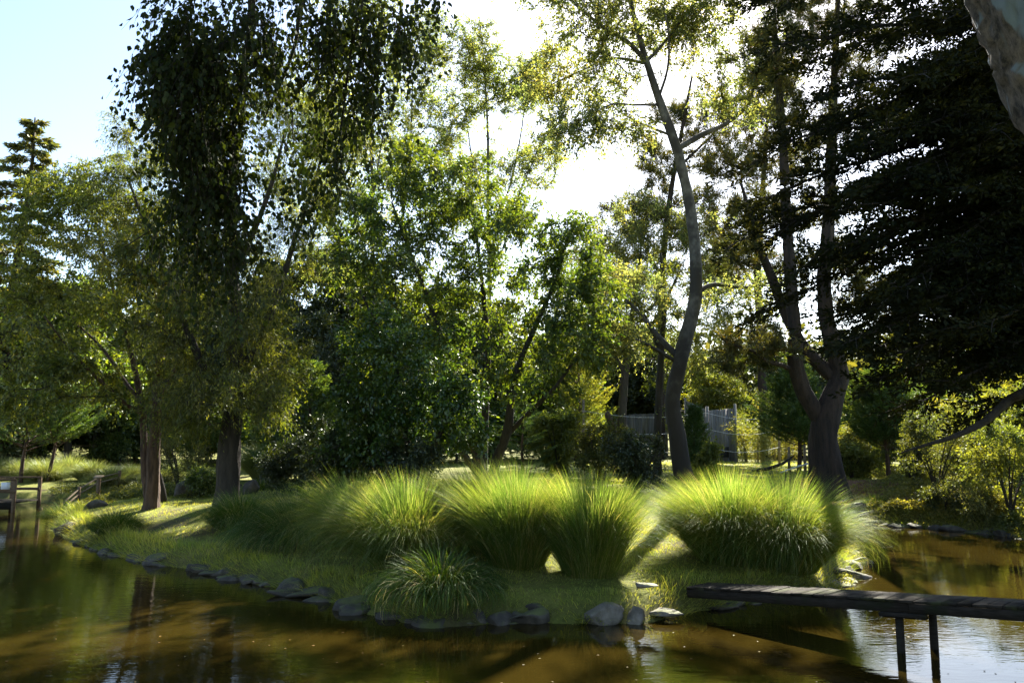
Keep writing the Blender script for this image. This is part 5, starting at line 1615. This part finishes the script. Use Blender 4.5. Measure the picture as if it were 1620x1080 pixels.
mb = MB(); mb.box((gp(20, D)[0] - xr, -.20, .84), (.28, .02, .22)); o = mb.make("notice_board", M['white'], root)
# low rail running on from it
root = empty("low_rail", gp(70, 26.5), "low wooden rail fence running along the bank from the railed footbridge", "fence")
b0 = np.array(root.location)
prev = None
rail = MB()
for px, dep in ((72, 26.6), (100, 27.5), (130, 28.6), (160, 29.6), (192, 30.6)):
    p = gp(px, dep) - b0
    mb = MB(); mb.box(p + (0, 0, .25), (.08, .08, .7)); mb.make("post", M['brownwood'], root)
    if prev is not None:
        for zz_ in (.32, .5):
            rail.tube(np.array([prev + (0, -.06, zz_), p + (0, -.06, zz_)]), .03, 6)
    prev = p
rail.make("rail", M['post'], root)
# trail marker post with board
p = gp(160, 28.0)
root = empty("marker_post", p, "short wooden post with a slanted board beside the reeds at left", "post")
mb = MB(); mb.box((0, 0, .35), (.10, .10, .8)); mb.make("post", M['brownwood'], root)
mb = MB(); mb.box((0, -.03, .77), (.28, .2, .035), tilt=(.4, 0)); mb.make("board", M['post'], root)
# far mesh fence
p0 = gp(112, 40.5)
root = empty("mesh_fence", p0, "low wire mesh fence with wooden posts beside the pale gravel road", "fence")
mesh, rail = MB(), MB()
prev = None
for px in (112, 150, 187, 217, 250):
    p = gp(px, 40.5 + (px - 112) * .012 + 3.4) - p0
    mb = MB(); mb.box(p + (0, 0, .5), (.13, .13, 1.3)); mb.make("post", M['post'], root)
    if prev is not None:
        rail.box((p + prev) / 2 + (0, 0, 1.08), (np.linalg.norm(p - prev) - .14, .06, .07), rz=math.atan2(p[1] - prev[1], p[0] - prev[0]))
        for q in np.linspace(0, 1, 22)[1:-1]:
            b_ = prev + (p - prev) * q
            mesh.tube(np.array([b_ + (0, 0, .1), b_ + (0, 0, 1.05)]), .006, 3, False)
        for zz_ in np.linspace(.12, 1.0, 9):
            mesh.tube(np.array([prev + (0, 0, zz_), p + (0, 0, zz_)]), .006, 3, False)
    prev = p
mesh.make("wire_mesh", M['deckdark'], root)
rail.make("top_rail", M['post'], root)
p = gp(200, 45.5)
root = empty("information_board", p, "small white board on two posts behind the far mesh fence", "sign")
mb = MB(); mb.box((0, 0, 1.35), (1.0, .04, .7)); mb.make("panel", M['white'], root)
for x in (-.45, .45):
    mb = MB(); mb.box((x, .07, .8), (.08, .08, 1.8)); mb.make("post", M['post'], root)
# pale leaning dead stem behind the twin-stemmed tree
p = gp(264, 22.2, .05)
root = empty("dead_stem", p, "pale lichen covered dead stem leaning against the twin stemmed tree", "dead branch")
mb = MB(); mb.tube(np.array([(0, 0, 0), (-.06, 0, .4), (-.15, -.05, .8), (-.3, -.1, 1.2), (-.36, -.1, 1.35)]), [.10, .085, .07, .05, .03], 9, True, .08, rng); mb.make("stem", M['bark_grey'], root, True)

# ------------------------------------------------------------------ grey plank fence and wires, centre right
def plank_fence(label, runs, seed, hatch=None, name="plank_fence"):
    rng = np.random.default_rng(seed)
    b0 = gp(runs[0][0], runs[0][1])
    root = empty(name, b0, label, "fence")
    pl = MB()
    for (pxa, da, ha), (pxb, db, hb) in zip(runs[:-1], runs[1:]):
        a, b = gp(pxa, da) - b0, gp(pxb, db) - b0
        L_ = np.linalg.norm((b - a)[:2]); n = max(2, int(L_ / .17)); rz = math.atan2(b[1] - a[1], b[0] - a[0])
        for k in range(n):
            t = (k + .5) / n
            h = ha + (hb - ha) * t + rng.normal(0, .015)
            c = a + (b - a) * t
            pl.box(c + (0, 0, h / 2 - .05), (L_ / n - .012, .03, h), rz=rz, jit=.002, rng=rng)
        for q in (a, b):
            mb = MB(); mb.box(q + np.array((math.sin(rz), -math.cos(rz), 0)) * .09 + (0, 0, (ha if q is a else hb) / 2), (.11, .11, (ha if q is a else hb) + .35), rz=rz); mb.make("post", M['fence'], root)
    pl.make("planks", M['fence'], root)
    if hatch:
        px, dep, z, w, h = hatch
        q = gp(px, dep) - b0
        mb = MB(); mb.box(q + (0, -.05, z), (w, .05, h)); mb.make("hatch", M['dark_hole'], root)
    return root


plank_fence("tall silvery plank fence right of the leaning aspen, stepping down to the right", [(1088, 50, 3.7), (1122, 46.5, 3.0), (1166, 45, 3.1)], 240, hatch=(1148, 45.5, .55, .65, .6))
plank_fence("low grey plank fence far back left of the leaning aspen", [(925, 58, 3.0), (985, 57, 3.0), (1056, 55, 3.1)], 241)
# wire fence in front
p0 = gp(922, 34)
root = empty("wire_fence", p0, "tall pale post with three sagging white wires in front of the grey fences", "fence")
tops = [(922, 34, 3.0), (1118, 37, 3.1), (1232, 40, 2.6)]
for px, dep, h in tops[:1] + tops[2:]:
    mb = MB(); q = gp(px, dep) - p0; mb.tube(np.array([q + (0, 0, -.1), q + (.02, 0, h * .5), q + (.05, 0, h)]), [.07, .06, .05], 8, True, .05, rng); mb.make("post", M['post'], root, True)
for zz_ in (.9, 1.75, 2.5):
    rows = []
    for i in range(2):
        a, b = gp(*tops[i][:2]) - p0, gp(*tops[i + 1][:2]) - p0
        for t in np.linspace(0, 1, 10)[(0 if i == 0 else 1):]:
            rows.append(a + (b - a) * t + (0, -.07, zz_ - .25 * math.sin(math.pi * t)))
    mb = MB(); mb.tube(np.array(rows), .008, 4, False); mb.make("wire", M['wire'], root)
# weathered carved post
p = gp(968, 33)
root = empty("driftwood_post", p, "twisted reddish driftwood post standing beside the wire fence", "post")
mb = MB(); mb.tube(smooth_path(np.array([(.10, 0, -.1), (.05, 0, .7), (.06, 0, 1.2), (.12, 0, 1.6), (.0, 0, 1.95), (-.16, 0, 2.3), (-.12, 0, 2.5)]), 3), np.interp(np.linspace(0, 1, 19), [0, .4, .6, .75, .9, 1], [.12, .10, .14, .13, .13, .04]), 10, True, .08, rng); mb.make("stem", M['bark_red'], root, True)
# stakes and loose boards by the bushy conifer
for lab, px, dep, h in (("pale wooden stake left of the bushy conifer stem", 1247, 31.5, 1.0), ("pale wooden stake right of the bushy conifer stem", 1272, 32.0, 1.1), ("short post on the sunny grass at the far right", 1548, 27.0, 1.0)):
    p = gp(px, dep)
    o = MB(); o.tube(np.array([(0, 0, -.1), (0, 0, h * .5), (.01, 0, h)]), [.06, .055, .05], 8, True, .04, rng)
    st_ = o.make("wooden_stake", M['post'], None, True); st_.location = p; tag(st_, lab, "stake")
p = gp(1258, 30.5)
o = MB()
for k in range(4):
    o.box((-.1 + .25 * k, .05 * k, .25 + .06 * k), (1.1, .12, .03), rz=-.25 + .1 * k, tilt=(0, -.35 + .05 * k))
bd = o.make("loose_boards", M['white'], None); bd.location = p; tag(bd, "loose pale boards leaning in a low heap under the bushy conifer", "boards")
p = gp(1225, 31)
o = MB(); o.tube(np.array([(-.9, 0, .08), (-.3, 0, .16), (.3, 0, .36), (.75, .05, .66)]), [.05, .07, .06, .03], 8, True, .06, rng)
lg = o.make("fallen_branch", M['bark'], None, True); lg.location = p; tag(lg, "bent fallen branch on the grass left of the loose boards", "branch")

# fallen leaves on the lawn
rng = np.random.default_rng(249)
n = 2600
x, y = rng.uniform(-13, 11, n), rng.uniform(10, 25, n)
ok = pond_dist(x, y) > 0.3
x, y = x[ok], y[ok]
a = rng.uniform(0, 6.28, len(x))
fl = leaf_mesh("fallen_leaves", np.stack((x, y, height(x, y) + .045), -1), np.stack((np.cos(a), np.sin(a), rng.normal(0, .2, len(x))), -1), rng, .055, .03, M['litter'], None, 2.0)
tag(fl, "small dry brown leaves scattered over the island lawn", "leaves", kind="stuff")

# ------------------------------------------------------------------ specks on the pond
rng = np.random.default_rng(250)
n = 420
x, y = rng.uniform(-9, 7, n), 8 + 16 * rng.uniform(0, 1, n) ** 1.6
ok = pond_dist(x, y) < -0.3
x, y = x[ok], y[ok]
a = rng.uniform(0, 6.28, len(x))
fl = leaf_mesh("floating_leaves", np.stack((x, y, np.full(len(x), .004)), -1), np.stack((np.cos(a), np.sin(a), np.zeros(len(x))), -1), rng, .035, .02, M['litter'], None, 8.0)
tag(fl, "tiny fallen leaves floating on the brown pond", "leaves", kind="stuff")
print("objects", len(bpy.data.objects), "faces", sum(len(m.polygons) for m in bpy.data.meshes))
